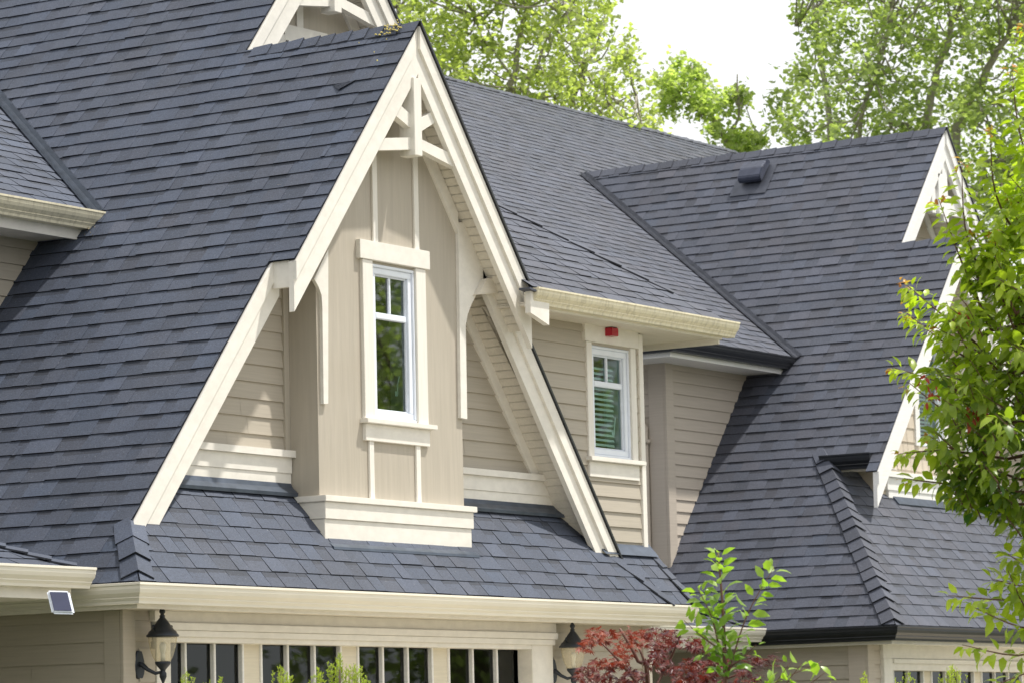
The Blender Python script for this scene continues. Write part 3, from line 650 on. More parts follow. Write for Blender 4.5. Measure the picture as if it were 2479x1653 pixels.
# ---- wing between the houses (F1)
F1Y, F1Z, FS = 15.00, 5.315, .70
FX0, FX1 = 23.62, 26.76
hipd = 2.6
courses((FX1, F1Y, F1Z), (1, 0, 0), (0, 1, FS), [[(FX0, F1Y, F1Z), (FX1, F1Y, F1Z), (FX1-hipd, F1Y+hipd, F1Z+FS*hipd), (FX0, F1Y+hipd, F1Z+FS*hipd)]], EXPO, 'shingle', 61, SHB, 'wing_roof', HA, 'shingled roof of the wing behind the front gable', gap=.005)
courses((FX1, F1Y, F1Z), (0, 1, 0), (-1, 0, FS), [[(FX1, F1Y, F1Z), (FX1, F1Y+2*hipd, F1Z), (FX1-hipd, F1Y+hipd, F1Z+FS*hipd)]], EXPO, 'shingle', 62, SHB, 'wing_roof_side', HA)
caps('hip_caps', HA, (FX1-hipd, F1Y+hipd, F1Z+FS*hipd+.01), (FX1-.35, F1Y+.35, F1Z+FS*.35+.01), V((0, -FS, 1)), V((FS, 0, 1)), SHB, .09, .26, 12, .03)
gutter(HA, (FX0-.03, F1Y+.05, F1Z-.012), (FX1+.03, F1Y+.05, F1Z-.012), (0, -1, 0), GUTS, .97, label='streaked cream gutter of the wing')
bm = BM(); box(bm, FX0, FX1-.06, F1Y+.05, F1Y+.075, F1Z-.15, F1Z-.02); box(bm, FX1-.085, FX1-.06, F1Y+.075, 19.5, F1Z-.185, F1Z-.02); obj('fascia', bm, CREAM, HA)
bm = BM(); x = FX0
while x < FX1-.1: box(bm, x, min(x+.092, FX1-.086), F1Y+.076, YM+.02 if x < 25.8 else 19.5, F1Z-.138, F1Z-.123); x += .1
box(bm, FX0, FX1-.09, F1Y+.08, YM+.1, F1Z-.121, F1Z-.11); obj('eave_soffit', bm, SOFF, HA)
q = [YP(1150+x/2.45, 600+y/2.45, 14.97) for x, y in ((330, 248), (440, 292), (440, 460), (330, 385))]
bm = BM(); prism(bm, q, (0, .05, 0)); obj('eave_end_board', bm, CREAM, HA)
q = [YP(1150+x/2.45, 600+y/2.45, 14.94) for x, y in ((325, 233), (440, 284), (440, 294), (325, 244))]
bm = BM(); prism(bm, q, (0, .1, 0)); obj('eave_end_cap', bm, SHB, HA).data.attributes.new('tint', 'FLOAT_COLOR', 'POINT').data.foreach_set('color', [1.0]*(8*4))
WM = (25.10, 25.71, 4.105, 5.02)
mx0, mx1 = 23.0, 25.90
wclip = [(AX+(AZ-3.2)/SR-.03, 3.2), (mx1, 3.2), (mx1, F1Z-.13), (AX+(AZ-F1Z)/SR-.25, F1Z-.13)]
courses((mx1, YM, 3.30), (1, 0, 0), (0, 0, 1), [wallpoly(q, YM) for q in (clip_poly(p, wclip) for p in around(mx0, mx1, 2.8, F1Z-.13, WM)) if q], .121, 'lap', 63, TAUPE, 'wing_wall', HA, 'lap siding around the blind-covered window')
courses((mx1, YM, 0), (0, 1, 0), (0, 0, 1), [[(mx1, YM, 0), (mx1, 20, 0), (mx1, 20, F1Z-.13), (mx1, YM, F1Z-.13)]], .121, 'lap', 64, TAUPE, 'wing_side_wall', HA)
bm = BM(); box(bm, mx1-.055, mx1+.012, YM-.03, YM, 3.30, F1Z-.15, .003); box(bm, mx1+.001, mx1+.03, YM+.001, YM+.1, 3.3, F1Z-.15, .003); obj('corner_board', bm, CREAMV, HA)
window(HA, *WM[:2], WM[2], WM[3], YM, cas=.085, head=.035, blind=True, label='narrow window with half-closed blinds')
bm = BM(); prism(bm, [(25.1, YM-.02, 3.40), (25.1, YM-.11, 3.325-.02), (25.1, YM-.105, 3.31), (25.1, YM-.01, 3.38)], (.85, 0, 0)); obj('flashing', bm, FLASH, HA)
# lifted shingle on the front gable slope and lichen patches by the ridge
q = [onp(550+x/2.45, y/2.45, (-S, 0, 1), (GX, 0, GZ+.05)) for x, y in ((615, 490), (655, 530), (825, 422), (640, 445))]
q = [a-V((-S, 0, 1)).normalized()*.026 for a in q]; q[1] += V((-S, 0, 1)).normalized()*.02
bm = BM(); bm.faces.new([bm.verts.new(p) for p in q]); bmesh.ops.solidify(bm, geom=bm.faces[:], thickness=.006)
o = obj('loose_shingle', bm, SHA, HA); o.data.attributes.new('tint', 'FLOAT_COLOR', 'POINT').data.foreach_set('color', [.9]*(len(o.data.vertices)*4))
LICH = plain_mat('lichen', (.50, .42, .14, 1), .9, 0, .3); bm = BM(); random.seed(9)
for i in range(40):
    y = 15.22+abs(random.gauss(.12, .09)); u = random.uniform(-.09, .01) if i < 36 else random.uniform(-.30, -.1); x = AX+u
    p = V((x, y, L1z(x)+.045)); r = random.uniform(.005, .013) if i < 36 else random.uniform(.003, .007)
    lathe(bm, [(r, 0), (r*.7, .008), (r*.2, .011)], p, 6)
obj('lichen_patch', bm, LICH, HA)['kind'] = 'stuff'
# solid core so nothing shows through
bm = BM(); box(bm, CX+.03, 27.8, 16.8, BACK, 0, GZ-.2); pxz(bm, [(CX+.2, GZ-.2), (27.6, GZ-.2), (MX, MZ-.5)], 17.1, BACK-.1); obj('house_core', bm, TAUPE, HA)

# ================================================================== RIGHT HOUSE
HB = thing('gabled_house', 'charcoal-roofed house on the right with black gutters, partly behind the cherry tree', 'house', (36, 19, 0))
YG3 = 17.98; RX = HX+4.86; RZ = L3z(RX)
YG4 = 17.24; TX = 33.775; QX = 36.02; QZ = L3z(QX)
HB_BACK = 27.0
kx = HX+(YG3-HY)
courses((HX, HY, HZ), UL, WL, [
    [(HX, YG3, HZ), (RX, YG3, RZ), (RX, HB_BACK, RZ), (HX, HB_BACK, HZ)],
    [(HX, HY, HZ), (kx, YG3, L3z(kx)), (HX, YG3, HZ)],
    [(kx-.05, YG4-.01, L3z(kx-.05)), (QX, YG4-.01, QZ), (QX, YG3, QZ), (kx-.05, YG3, L3z(kx-.05))],
    [(TX, YG4-.01, L3z(TX)), (kx-.05, YG4-.01, L3z(kx-.05)), (kx-.05, YG4+.12, L3z(kx-.05)), (TX, YG4+.12, L3z(TX))]],
    EXPO, 'shingle', 71, SHB, 'main_roof', HB, 'steep charcoal shingled slope facing left')
r3 = lambda x: RZ-SR*(x-RX); r4 = lambda x: QZ-SR*(x-QX)
courses((RX+4.5, YG3, r3(RX+4.5)), UR, WR, [[(RX+4.5, YG3, r3(RX+4.5)), (RX, YG3, RZ), (RX, HB_BACK, RZ), (RX+4.5, HB_BACK, r3(RX+4.5))]], .16, 'shingle', 72, SHB, 'main_roof_far_slope', HB)
courses((QX+3, YG4, r4(QX+3)), UR, WR, [[(QX+3, YG4, r4(QX+3)), (QX, YG4, QZ), (QX, YG3+.3, QZ), (QX+3, YG3+.3, r4(QX+3))]], .16, 'shingle', 73, SHB, 'lower_gable_far_slope', HB)
caps('ridge_caps', HB, (RX, HB_BACK-4.2, RZ+.012), (RX, YG3-.02, RZ+.012), dl, dr, SHB, .13, .20, 13, .03)
caps('ridge_caps', HB, (QX, YG3+.02, QZ+.012), (QX, YG4-.02, QZ+.012), dl, dr, SHB, .125, .20, 14, .03)
caps('hip_caps', HB, (kx-.0, YG3-.02, L3z(kx)+.014), (HX+.04, HY+.04, HZ+.06), dl, NF, SHB, .165, .168, 15, .04)
edge_strip(RX, RZ+.012, RX+2.3, r3(RX+2.3)+.012, YG3-.005, par=HB); edge_strip(QX, QZ+.012, QX+2.6, r4(QX+2.6)+.012, YG4-.005, par=HB)
barge(HB, RX-1.35, L3z(RX-1.35)-.02, RX, RZ-.02, YG3, h=.33, strip=.12, mat=WHITE); barge(HB, RX+.001, RZ-.02, RX+2.2, r3(RX+2.2)-.02, YG3, h=.36, strip=.16, mat=WHITE)
barge(HB, TX+.01, L3z(TX+.01)-.02, QX, QZ-.02, YG4, h=.37, strip=.13, short=.02, mat=WHITE); barge(HB, QX+.001, QZ-.02, QX+2.6, r4(QX+2.6)-.02, YG4, h=.40, strip=.16, mat=WHITE)
# upper gable: slats over a board
yy = YG3+.04
zcb = YP(2243, 504, YG3).z
for k, (a, b) in enumerate(((2259, 2268), (2272, 2284), (2286, 2298))):
    xa_, xb_ = YP(a, 450, YG3).x, YP(b, 450, YG3).x; xm_ = (xa_+xb_)/2
    bm = BM(); box(bm, xa_, xb_, yy-.02-.02*(k == 1), yy+.06, zcb-(.10 if k == 2 else .03), RZ-.36-abs(xm_-RX)*1.2, .004); obj('gable_slat', bm, WHITE, HB)
bm = BM(); hw = (RZ-zcb-.34)/S; pxz(bm, [(RX-hw, zcb), (RX+hw, zcb), (RX+hw-.16, zcb+.22), (RX-hw+.16, zcb+.22)], yy, yy+.04); obj('collar_beam', bm, WHITE, HB)
courses((RX, YG3+.5, 0), (1, 0, 0), (0, 0, 1), [[(RX-3.15, YG3+.5, 4.6), (RX+3.0, YG3+.5, 4.6), (RX, YG3+.5, RZ-.3)]], .13, 'lap', 74, PINK, 'upper_gable_wall', HB)
soffit(HB, RX, RZ, RX+2, r3(RX+2), YG3+.05, YG3+.5, .28); soffit(HB, RX, RZ, RX-1.5, L3z(RX-1.5), YG3+.05, YG3+.5, .28)
slope_board(RX, RX+1.5, r3, .32, .16, YG3+.47, YG3+.5, 'frieze_board', WHITE, HB)
# skirt roof on the right
YS = 17.62
courses((HX, HY, HZ), (1, 0, 0), (0, 1, S), [[(HX, HY, HZ), (42.0, HY, HZ), (42.0, YS+.02, HZ+S*(YS+.02-HY)), (HX+YS+.02-HY, YS+.02, HZ+S*(YS+.02-HY))], [(HX+YS+.02-HY, YS+.02, HZ+S*(YS+.02-HY)), (34.5, YS+.02, HZ+S*(YS+.02-HY)), (34.5, YG3, L3z(kx)), (kx, YG3, L3z(kx))]], EXPO, 'shingle', 75, SHB, 'skirt_roof', HB, gap=.004)
# stepped gutter and soffit in the roof notch
gutter(HB, (kx+.03, YG3-.02, L3z(kx)-.055), (kx+.03, YG4+.12, L3z(kx)-.055), (-1, 0, 0), GUTD, 1.2, label='short black gutter in the roof notch')
bm = BM(); box(bm, kx+.03, kx+.06, YG4+.12, YG3, L3z(kx)-.22, L3z(kx)-.04); box(bm, kx+.03, kx+.5, YG4+.12, YG3, L3z(kx)-.20, L3z(kx)-.19); obj('notch_fascia', bm, CREAM, HB)
# lower gable wall with shakes, window and ledge
x0 = 34.45; x1 = 38.1; wz = 4.62
WB = (35.55, 36.15, 4.95, 6.25); WB2 = (36.75, 37.35, 4.95, 6.25)
gabB = [(x0, 4.2), (x1, 4.2), (x1, r4(x1)-.2), (QX, QZ-.22), (x0, L3z(x0)-.2)]
ps = [clip_poly(p, gabB) for p in around(x0, 36.45, 4.2, 7.4, WB)+around(36.45, x1, 4.2, 7.4, WB2)]
courses((x0, YS, 4.2), (1, 0, 0), (0, 0, 1), [wallpoly(p, YS) for p in ps if p], .155, 'shake', 76, SHAKE, 'shake_wall', HB, 'pale shake siding of the gable')
bm = BM(); box(bm, x0, x0+.03, YS, YS+2, 4.2, L3z(x0)-.2); pxz(bm, [(33.97, 4.79), (x0, 4.79), (x0, L3z(x0)-.25), (34.0, L3z(34.0)-.2)], YG3, YG3+.02); obj('gable_side_wall', bm, PINK, HB)
for wv in (WB, WB2): window(HB, *wv, YS, cas=.1, blind=True, sill=False, casmat=WHITE)
bm = BM(); box(bm, 34.62, 38.6, YS-.09, YS, 4.56, 4.62, .004); box(bm, 34.66, 38.6, YS-.06, YS, 4.42, 4.559, .004); box(bm, 34.70, 38.6, YS-.05, YS, 4.34, 4.419); obj('ledge', bm, WHITE, HB)
bm = BM(); prism(bm, [(34.8, YS-.05, 4.36), (34.8, YS-.12, 4.275), (34.8, YS-.115, 4.265), (34.8, YS-.04, 4.33)], (4, 0, 0)); obj('flashing', bm, FLASH, HB)
soffit(HB, QX, QZ, 34.2, L3z(34.2), YG4+.05, YS, .3); soffit(HB, QX, QZ, QX+2.4, r4(QX+2.4), YG4+.05, YS, .3)
# eave gutters and fascias
gutter(HB, (HX+.10, HB_BACK, HZ-.012), (HX+.10, HY+.10, HZ-.012), (-1, 0, 0), GUTD, 1.08, ext1=1, label='black gutter along the left eave')
gutter(HB, (HX+.10, HY+.10, HZ-.012), (42, HY+.10, HZ-.012), (0, -1, 0), GUTD, 1.08, ext0=1)
bm = BM(); box(bm, HX+.10, 42, HY+.10, HY+.125, HZ-.18, HZ-.03); obj('fascia', bm, CREAM, HB)
bm = BM(); box(bm, HX+.10, HX+.125, HY+.125, HB_BACK, HZ-.18, HZ-.03); box(bm, HX+.126, HX+.62, HY+.126, HB_BACK, HZ-.165, HZ-.175); box(bm, HX+.62, 42, HY+.126, HY+.5, HZ-.165, HZ-.175); obj('fascia', bm, CREAM, HB)
# lower walls
BXc = YP(1800+932/3.118, 1600, HY+.45).x; BYc = HY+.45
courses((BXc, BYc, 0), (0, 1, 0), (0, 0, 1), [[(BXc, BYc, 0), (BXc, HB_BACK, 0), (BXc, HB_BACK, HZ-.165), (BXc, BYc, HZ-.165)]], .14, 'lap', 77, TAUPE, 'side_wall', HB)
bgx = YP(1800+1027/3.118, 1600, BYc).x
courses((BXc, BYc, 0), (1, 0, 0), (0, 0, 1), [[(BXc, BYc, 0), (bgx, BYc, 0), (bgx, BYc, HZ-.165), (BXc, BYc, HZ-.165)]], .14, 'lap', 78, PINK, 'siding_wall', HB)
bm = BM(); box(bm, BXc-.025, BXc+.11, BYc-.025, BYc, 0, HZ-.165, .003); box(bm, BXc-.025, BXc, BYc+.001, BYc+.20, 0, HZ-.165, .003); obj('corner_board', bm, PINK, HB)
bm = BM(); box(bm, bgx, 41.5, BYc-.045, BYc, 2.58, HZ-.165, .003); box(bm, bgx, bgx+.2, BYc-.05, BYc+.075, 0, 2.579, .003); box(bm, bgx+.2, 41.5, BYc-.04, BYc+.075, 2.46, 2.578, .003); box(bm, bgx+.19, 41.5, BYc-.07, BYc-.046, 2.53, 2.575, .003); obj('door_casing', bm, CREAM, HB)
gpB = []; YDB = BYc+.08; pxB = lambda x: YP(1800+x/3.118, 1640, YDB).x
stp = pxB(1412)-pxB(1013); wB = pxB(1735)-pxB(1412)
for k in range(5): gpB.append((pxB(1412)+stp*(k-1), pxB(1412)+stp*(k-1)+wB))
ztB = YP(1800+1400/3.118, 1150+1432/3.118, YDB).z
garage_door(HB, gpB[0][0]-.08, gpB[-1][1]+.15, 2.46, YDB, gpB, ztB, .38)
# ---- rear roof (F2) and its bay
F2Y, F2Z = 18.80, 5.965; F2S = .67; FXc = 32.28
def v3(y): return HX+(F2Z+F2S*(y-F2Y)-HZ)/S
RY = 25.28; zt_ = F2Z+F2S*(RY-F2Y)
courses((FXc, F2Y, F2Z), (1, 0, 0), (0, 1, F2S), [[(FXc, F2Y, F2Z), (v3(F2Y), F2Y, F2Z), (v3(20.1), 20.1, F2Z+F2S*(20.1-F2Y)), (FXc, 20.1, F2Z+F2S*(20.1-F2Y))], [(27.5, 20.1, F2Z+F2S*(20.1-F2Y)), (v3(20.1), 20.1, F2Z+F2S*(20.1-F2Y)), (v3(RY), RY, zt_), (33.0, RY, zt_)], [(v3(22.9), 22.9, F2Z+F2S*(22.9-F2Y)), (44.0, 22.9, F2Z+F2S*(22.9-F2Y)), (45.4, RY, zt_), (v3(RY), RY, zt_)]], EXPO, 'shingle', 81, SHB, 'rear_roof', HB, 'long rear roof rising to the horizontal ridge', gap=.004)
caps('ridge_caps', HB, (34.0, RY, zt_+.01), (45.4, RY, zt_+.01), V((0, -F2S, 1)), V((0, F2S, 1)), SHB, .13, .2, 16, .03)
caps('hip_caps', HB, (45.3, RY, zt_+.01), (47.3, RY-2, zt_-2*F2S+.01), V((0, -F2S, 1)), V((F2S, 0, 1)), SHB, .13, .2, 17, .03)
va, vb = V((v3(F2Y-.05), F2Y-.05, F2Z-.05*F2S)), V((v3(22.88), 22.88, F2Z+F2S*(22.88-F2Y)))
valley(va, vb, nL, V((0, -F2S, 1)).normalized(), .08, .07, FLASHD, HB)
gutter(HB, (FXc+.10, F2Y+.08, F2Z-.012), (v3(F2Y)+.04, F2Y+.08, F2Z-.012), (0, -1, 0), GUTD, 1.0, ext0=1)
gutter(HB, (FXc+.10, 22, F2Z-.012), (FXc+.10, F2Y+.08, F2Z-.012), (-1, 0, 0), GUTD, 1.0, ext1=1)
bm = BM(); box(bm, FXc+.10, v3(F2Y)-.12, F2Y+.08, F2Y+.105, F2Z-.185, F2Z-.03); box(bm, FXc+.10, FXc+.125, F2Y+.106, 22, F2Z-.185, F2Z-.03); box(bm, FXc+.13, v3(F2Y), F2Y+.106, F2Y+.6, F2Z-.17, F2Z-.155); box(bm, FXc+.13, FXc+.9, F2Y+.6, 22, F2Z-.17, F2Z-.155); obj('fascia', bm, WHITE, HB)
PX, PY = 33.02, 19.33
pp = [(PX, PY, 3.0), (PX+3, PY, 3.0), (PX+3, PY, F2Z-.165), (PX, PY, F2Z-.165)]
courses((PX, PY, 3.72), (1, 0, 0), (0, 0, 1), [pp], .126, 'lap', 83, PINK, 'bay_wall', HB, 'blush lap siding between the roofs')
courses((PX, PY, 3.72), (0, 1, 0), (0, 0, 1), [[(PX, PY, 2.5), (PX, 22, 2.5), (PX, 22, F2Z-.165), (PX, PY, F2Z-.165)]], .126, 'lap', 84, PINK, 'bay_side_wall', HB)
bm = BM(); box(bm, PX-.03, PX+.13, PY-.03, PY, 3.0, F2Z-.17, .003); box(bm, PX-.03, PX, PY+.001, PY+.19, 3.0, F2Z-.17, .003); obj('corner_board', bm, PINK, HB)
# downspout in the corner
DX = PX-.06; dyy = YP(1350+478/2.24, 680+900/2.24, 20).y
ddp = XP(1350+476/2.24, 680+1000/2.24, DX)
bm = BM(); tube(bm, [(DX-.0, ddp.y+.35, 5.35), (DX-.02, ddp.y+.1, 5.28), (DX, ddp.y, 5.12), (DX, ddp.y, 3.4), (DX, ddp.y-.05, 3.28)], .038, 8); box(bm, DX-.05, DX+.06, ddp.y-.06, ddp.y+.05, 3.5, 3.54); box(bm, DX-.05, DX+.06, ddp.y-.06, ddp.y+.05, 4.95, 4.99); obj('downspout', bm, PINK, HB, smooth=True)
# porch roof of the right house (behind the maple)
porch(HB, 32.28, 17.92, 2.905, .42, 27.0, SHB, GUT, 90, 2.4)
bm = BM(); box(bm, 27.8, 28.0, 18.1, 18.3, 0, 2.7); obj('porch_post', bm, CREAM, HB)
q = [YP(1300+x/3.89, 1250+y/3.89, 17.6) for x, y in ((960, 1035), (1015, 1035), (1130, 1330), (1070, 1400), (1000, 1230))]
bm = BM(); prism(bm, q, (0, .05, 0)); obj('porch_barge_board', bm, WHITE, HB)
bm = BM(); box(bm, BXc+.03, 41.5, 18.2, HB_BACK, 0, HZ-.2); pxz(bm, [(BXc+.3, HZ-.2), (41.2, HZ-.2), (RX, RZ-.6)], 18.6, HB_BACK-.1); obj('house_core', bm, TAUPE, HB)
# roof vent
vp = onp(1832, 424, (-S, 0, 1), (HX, 0, HZ)); 
RV = thing('roof_vent', 'dark metal hooded vent on the charcoal roof just below the ridge', 'roof vent', vp)
Mv = Matrix.Translation(vp) @ Matrix((V((0, -1, 0)), V((-1, 0, -S)).normalized(), V((-S, 0, 1)).normalized())).transposed().to_4x4()  # x along ridge toward camera-right, y down slope, z out
bm = BM(); prof = [(-.20, .10), (-.12, .16), (.05, .19), (.20, .165), (.235, .13), (.235, .06), (.21, .06), (-.20, .04)]
prism(bm, [(-.19, a, b) for a, b in prof], (.38, 0, 0)); bmesh.ops.bevel(bm, geom=bm.edges[:], offset=.012, segments=2, affect='EDGES'); bmesh.ops.transform(bm, matrix=Mv @ Matrix.Scale(.8, 4), verts=bm.verts); obj('hood', bm, plain_mat('vent_metal', (.06, .068, .10, 1), .22, .35, .2), RV)
bm = BM(); box(bm, -.15, .15, -.15, .15, .0, .07); bmesh.ops.transform(bm, matrix=Mv @ Matrix.Scale(.8, 4), verts=bm.verts); obj('collar', bm, GUTD, RV)
bm = BM(); box(bm, -.24, .24, -.15, .36, .017, .021); bmesh.ops.transform(bm, matrix=Mv, verts=bm.verts); obj('base_flange', bm, FLASHD, RV)

# ================================================================== small things on the houses
# red strobe above the wing window
sp_ = YP(1478, 800, YM-.06)
SB = thing('alarm_strobe', 'small red alarm beacon with a black cap above the blind-covered window', 'alarm light', sp_)
bm = BM(); box(bm, -.055, .055, -.045, .06, -.05, .018, .005); obj('lens', bm, plain_mat('red_lens', (.42, .01, .03, 1), .25), SB, local=True)
bm = BM(); box(bm, -.045, .045, -.038, .06, .013, .040, .006); obj('cap', bm, IRON, SB, local=True)
# solar sensor light below the porch gutter
sp = DP(147, 1456, 1); k = 22.9; sp = DP(147, 1455, k)
SOL = thing('solar_light', 'small solar panel lamp with a white rim clipped under the left porch gutter', 'solar light', sp)
tow = (CAM-sp).normalized(); zx = tow+V((0, 0, .55)); zx.normalize(); xx_ = V((0, 0, 1)).cross(zx).normalized(); yx = zx.cross(xx_)
Rr = Matrix((xx_, yx, zx)).transposed().to_4x4() @ Matrix(((1, -.20, 0, 0), (-.05, 1, 0, 0), (0, 0, 1, 0), (0, 0, 0, 1)))
bm = BM(); box(bm, -.072, .072, -.085, .085, -.025, 0, .012); bmesh.ops.transform(bm, matrix=Rr, verts=bm.verts); obj('casing', bm, VINYL, SOL, local=True)
bm = BM(); box(bm, -.056, .056, -.068, .068, .0, .004, .001); bmesh.ops.transform(bm, matrix=Rr, verts=bm.verts); obj('solar_panel', bm, plain_mat('solar_cell', (.05, .055, .10, 1), .15), SOL, local=True)
bm = BM(); tube(bm, [V((0, 0, 0))-zx*.02, V((0, 0, .02))-zx*.10, V((0, 0, .05))-zx*.22], .014, 8); obj('mounting_arm', bm, VINYL, SOL, local=True)
# wall lanterns
def lantern(loc, label):
    L = thing('wall_lantern', label, 'wall lamp', loc, 'wall lanterns beside the garage door')
    def o(nm, bm, mat, par=None, smooth=True):
        ob = obj(nm, bm, mat, par or L, smooth=smooth, local=True); return ob
    # origin at cap centre ; arm goes back (+Y) and left
    bm = BM(); lathe(bm, [(.108, -.018), (.112, -.008), (.100, .004), (.094, .018), (.080, .028), (.060, .055), (.040, .085), (.022, .108), (.016, .116), (.021, .122), (.014, .130), (.012, .136), (.020, .146), (.021, .158), (.010, .176), (.003, .192), (.001, .194)], seg=24)
    for s in (-1, 1):
        tube(bm, [(s*.085, 0, .028), (s*.104, 0, .044), (s*.104, 0, .058), (s*.092, 0, .060), (s*.088, 0, .05)], .005, 6)
    cap = o('lantern_cap', bm, IRON)
    bm = BM(); lathe(bm, [(.094, -.014), (.092, -.05), (.082, -.10), (.066, -.15), (.048, -.185)], seg=48, flute=.045, nfl=16)
    m, nt, b, oo = newmat('amber_ribbed_glass'); b.inputs['Base Color'].default_value = (.88, .82, .68, 1); b.inputs['Roughness'].default_value = .18; b.inputs['IOR'].default_value = 1.3
    tr = nt.nodes.new('ShaderNodeBsdfTransparent'); tr.inputs[0].default_value = (.97, .93, .82, 1); ms = nt.nodes.new('ShaderNodeMixShader'); ms.inputs[0].default_value = .26
    nt.links.new(tr.outputs[0], ms.inputs[1]); nt.links.new(b.outputs[0], ms.inputs[2]); nt.links.new(ms.outputs[0], oo.inputs[0])
    o('glass_shade', bm, m)
    bm = BM(); lathe(bm, [(.016, -.185), (.016, -.14), (.013, -.135), (.018, -.115), (.024, -.09), (.022, -.07), (.01, -.055)], seg=12); o('bulb', bm, plain_mat('bulb_white', (.75, .75, .72, 1), .3))
    bm = BM(); lathe(bm, [(.050, -.183), (.055, -.190), (.048, -.205), (.030, -.225), (.018, -.24), (.016, -.25), (.024, -.262), (.024, -.285), (.014, -.31), (.006, -.33)], seg=20); o('base_cup', bm, IRON)
    bm = BM(); tube(bm, [(0, 0, -.25), (-.03, .04, -.262), (-.05, .09, -.235), (-.06, .13, -.20), (-.06, .15, -.20)], [.010, .012, .014, .018, .02], 8); o('arm', bm, IRON)
    bm = BM(); pr = []
    for i in range(24):
        t = 2*math.pi*i/24; pr.append((-.06+.052*math.cos(t)*(1-.18*math.sin(t)), .145, -.20+.10*math.sin(t)*(1+.06*math.cos(6*t))))
    prism(bm, pr, (0, .03, 0)); bmesh.ops.bevel(bm, geom=[e for e in bm.edges], offset=.006, segments=1, affect='EDGES'); o('back_plate', bm, IRON, smooth=False)
    return L
la = YP(393.5, 1534, YGA-.175); lantern(la, 'black wall lantern with ribbed amber glass left of the garage door')
lb = YP(1387, 1561, YGA-.175); lantern(lb, 'black wall lantern with ribbed glass right of the garage door beside the red maple')
bm = BM(); bx = YP(350, 1610, YGA).x; box(bm, bx-.085, bx+.085, YGA-.028, YGA+.0, la.z-.32, la.z-.09, .003); obj('lantern_block', bm, TAUPE, HA)
bm = BM(); bx = YP(1350, 1630, YGA).x; box(bm, bx-.085, bx+.085, YGA-.028, YGA+.0, lb.z-.32, lb.z-.09, .003); obj('lantern_block', bm, TAUPE, HA)

# house mass added out of view on the left to block light from the side wall
NH = thing('added_shading_house', 'plain taupe house added out of view on the left to shade the side wall', 'house', (6.5, 21, 0))
bm = BM(); box(bm, 3, 13.2, 16, 30, 0, 5.6); obj('wall', bm, TAUPE, NH)
bm = BM(); prism(bm, [(2.6, 15.6, 5.4), (13.6, 15.6, 5.4), (8.1, 15.6, 11.0)], (0, 15, 0)); obj('roof', bm, GUTD, NH)
# ================================================================== ground
def sheet(name, x0, x1, y0, y1, z, mat):
    bm = BM(); bm.faces.new([bm.verts.new(p) for p in ((x0, y0, z), (x1, y0, z), (x1, y1, z), (x0, y1, z))]); return tag(obj(name, bm, mat), kind='structure')
gm = paint_mat('lawn', (.05, .065, .03, 1), grain=(8, 8, 8), dirt=.5, rough=.95)
cm = paint_mat('driveway_concrete', (.50, .45, .36, 1), grain=(5, 5, 5), dirt=.3, rough=.9)
am = paint_mat('street_asphalt', (.06, .06, .06, 1), grain=(30, 30, 30), dirt=.3, rough=.95)
sheet('ground', -600, 900, -600, 900, 0, gm); sheet('driveway', 19.0, 25.6, 3.0, YGA, .004, cm); sheet('driveway', 34.2, 41.5, 3.0, BYc, .004, cm)
sheet('road', -60, 90, -7, 2.9, .004, am)

# ================================================================== foliage
class Leaves:
    def __init__(s): s.v = []; s.f = []; s.t = []
    def leaf(s, p, d, n, L, W, t, simple=False, fold=.25):
        d = d.normalized(); sd = d.cross(n)
        if sd.length < 1e-4: sd = d.orthogonal()
        sd.normalize(); n = sd.cross(d); b = len(s.v)
        if simple:
            s.v += [p, p+d*L*.42+sd*W*.5-n*W*fold*.5, p+d*L, p+d*L*.42-sd*W*.5-n*W*fold*.5]; s.f += [(b, b+1, b+2), (b, b+2, b+3)]; k = 4
        else:
            c = n*L*.16
            m1, m2 = p+d*L*.33+c*.5, p+d*L*.68+c*.45
            s.v += [p, m1, m2, p+d*L-c*.2, p+d*L*.30+sd*W*.5+n*W*fold, p+d*L*.66+sd*W*.40+n*W*fold, p+d*L*.30-sd*W*.5+n*W*fold, p+d*L*.66-sd*W*.40+n*W*fold]
            s.f += [(b, b+4, b+1), (b+1, b+4, b+5, b+2), (b+2, b+5, b+3), (b, b+1, b+6), (b+1, b+2, b+7, b+6), (b+2, b+3, b+7)]; k = 8
        s.t += [t]*k
    def build(s, name, mat, parent, smooth=False):
        me = bpy.data.meshes.new(name); me.from_pydata([tuple(v) for v in s.v], [], s.f)
        a = me.attributes.new('tint', 'FLOAT_COLOR', 'POINT'); fl = []
        for t in s.t: t = max(0, min(1, t)); fl += [t, t, t, 1]
        a.data.foreach_set('color', fl); me.materials.append(mat)
        if smooth:
            for p in me.polygons: p.use_smooth = True
        o = bpy.data.objects.new(name, me); link(o, parent); return o
def rv(r, s=1): return V((r.gauss(0, s), r.gauss(0, s), r.gauss(0, s)))
def inpoly(x, y, P):
    c = False; j = len(P)-1
    for i in range(len(P)):
        if (P[i][1] > y) != (P[j][1] > y) and x < (P[j][0]-P[i][0])*(y-P[i][1])/(P[j][1]-P[i][1])+P[i][0]: c = not c
        j = i
    return c
def smoothpath(pts, n=4):
    pts = [V(p) for p in pts]; out = []
    for i in range(len(pts)-1):
        p0, p1, p2, p3 = pts[max(i-1, 0)], pts[i], pts[i+1], pts[min(i+2, len(pts)-1)]
        for k in range(n):
            t = k/n; out.append(.5*((2*p1)+(p2-p0)*t+(2*p0-5*p1+4*p2-p3)*t*t+(3*p1-p0-3*p2+p3)*t**3))
    out.append(pts[-1]); return out
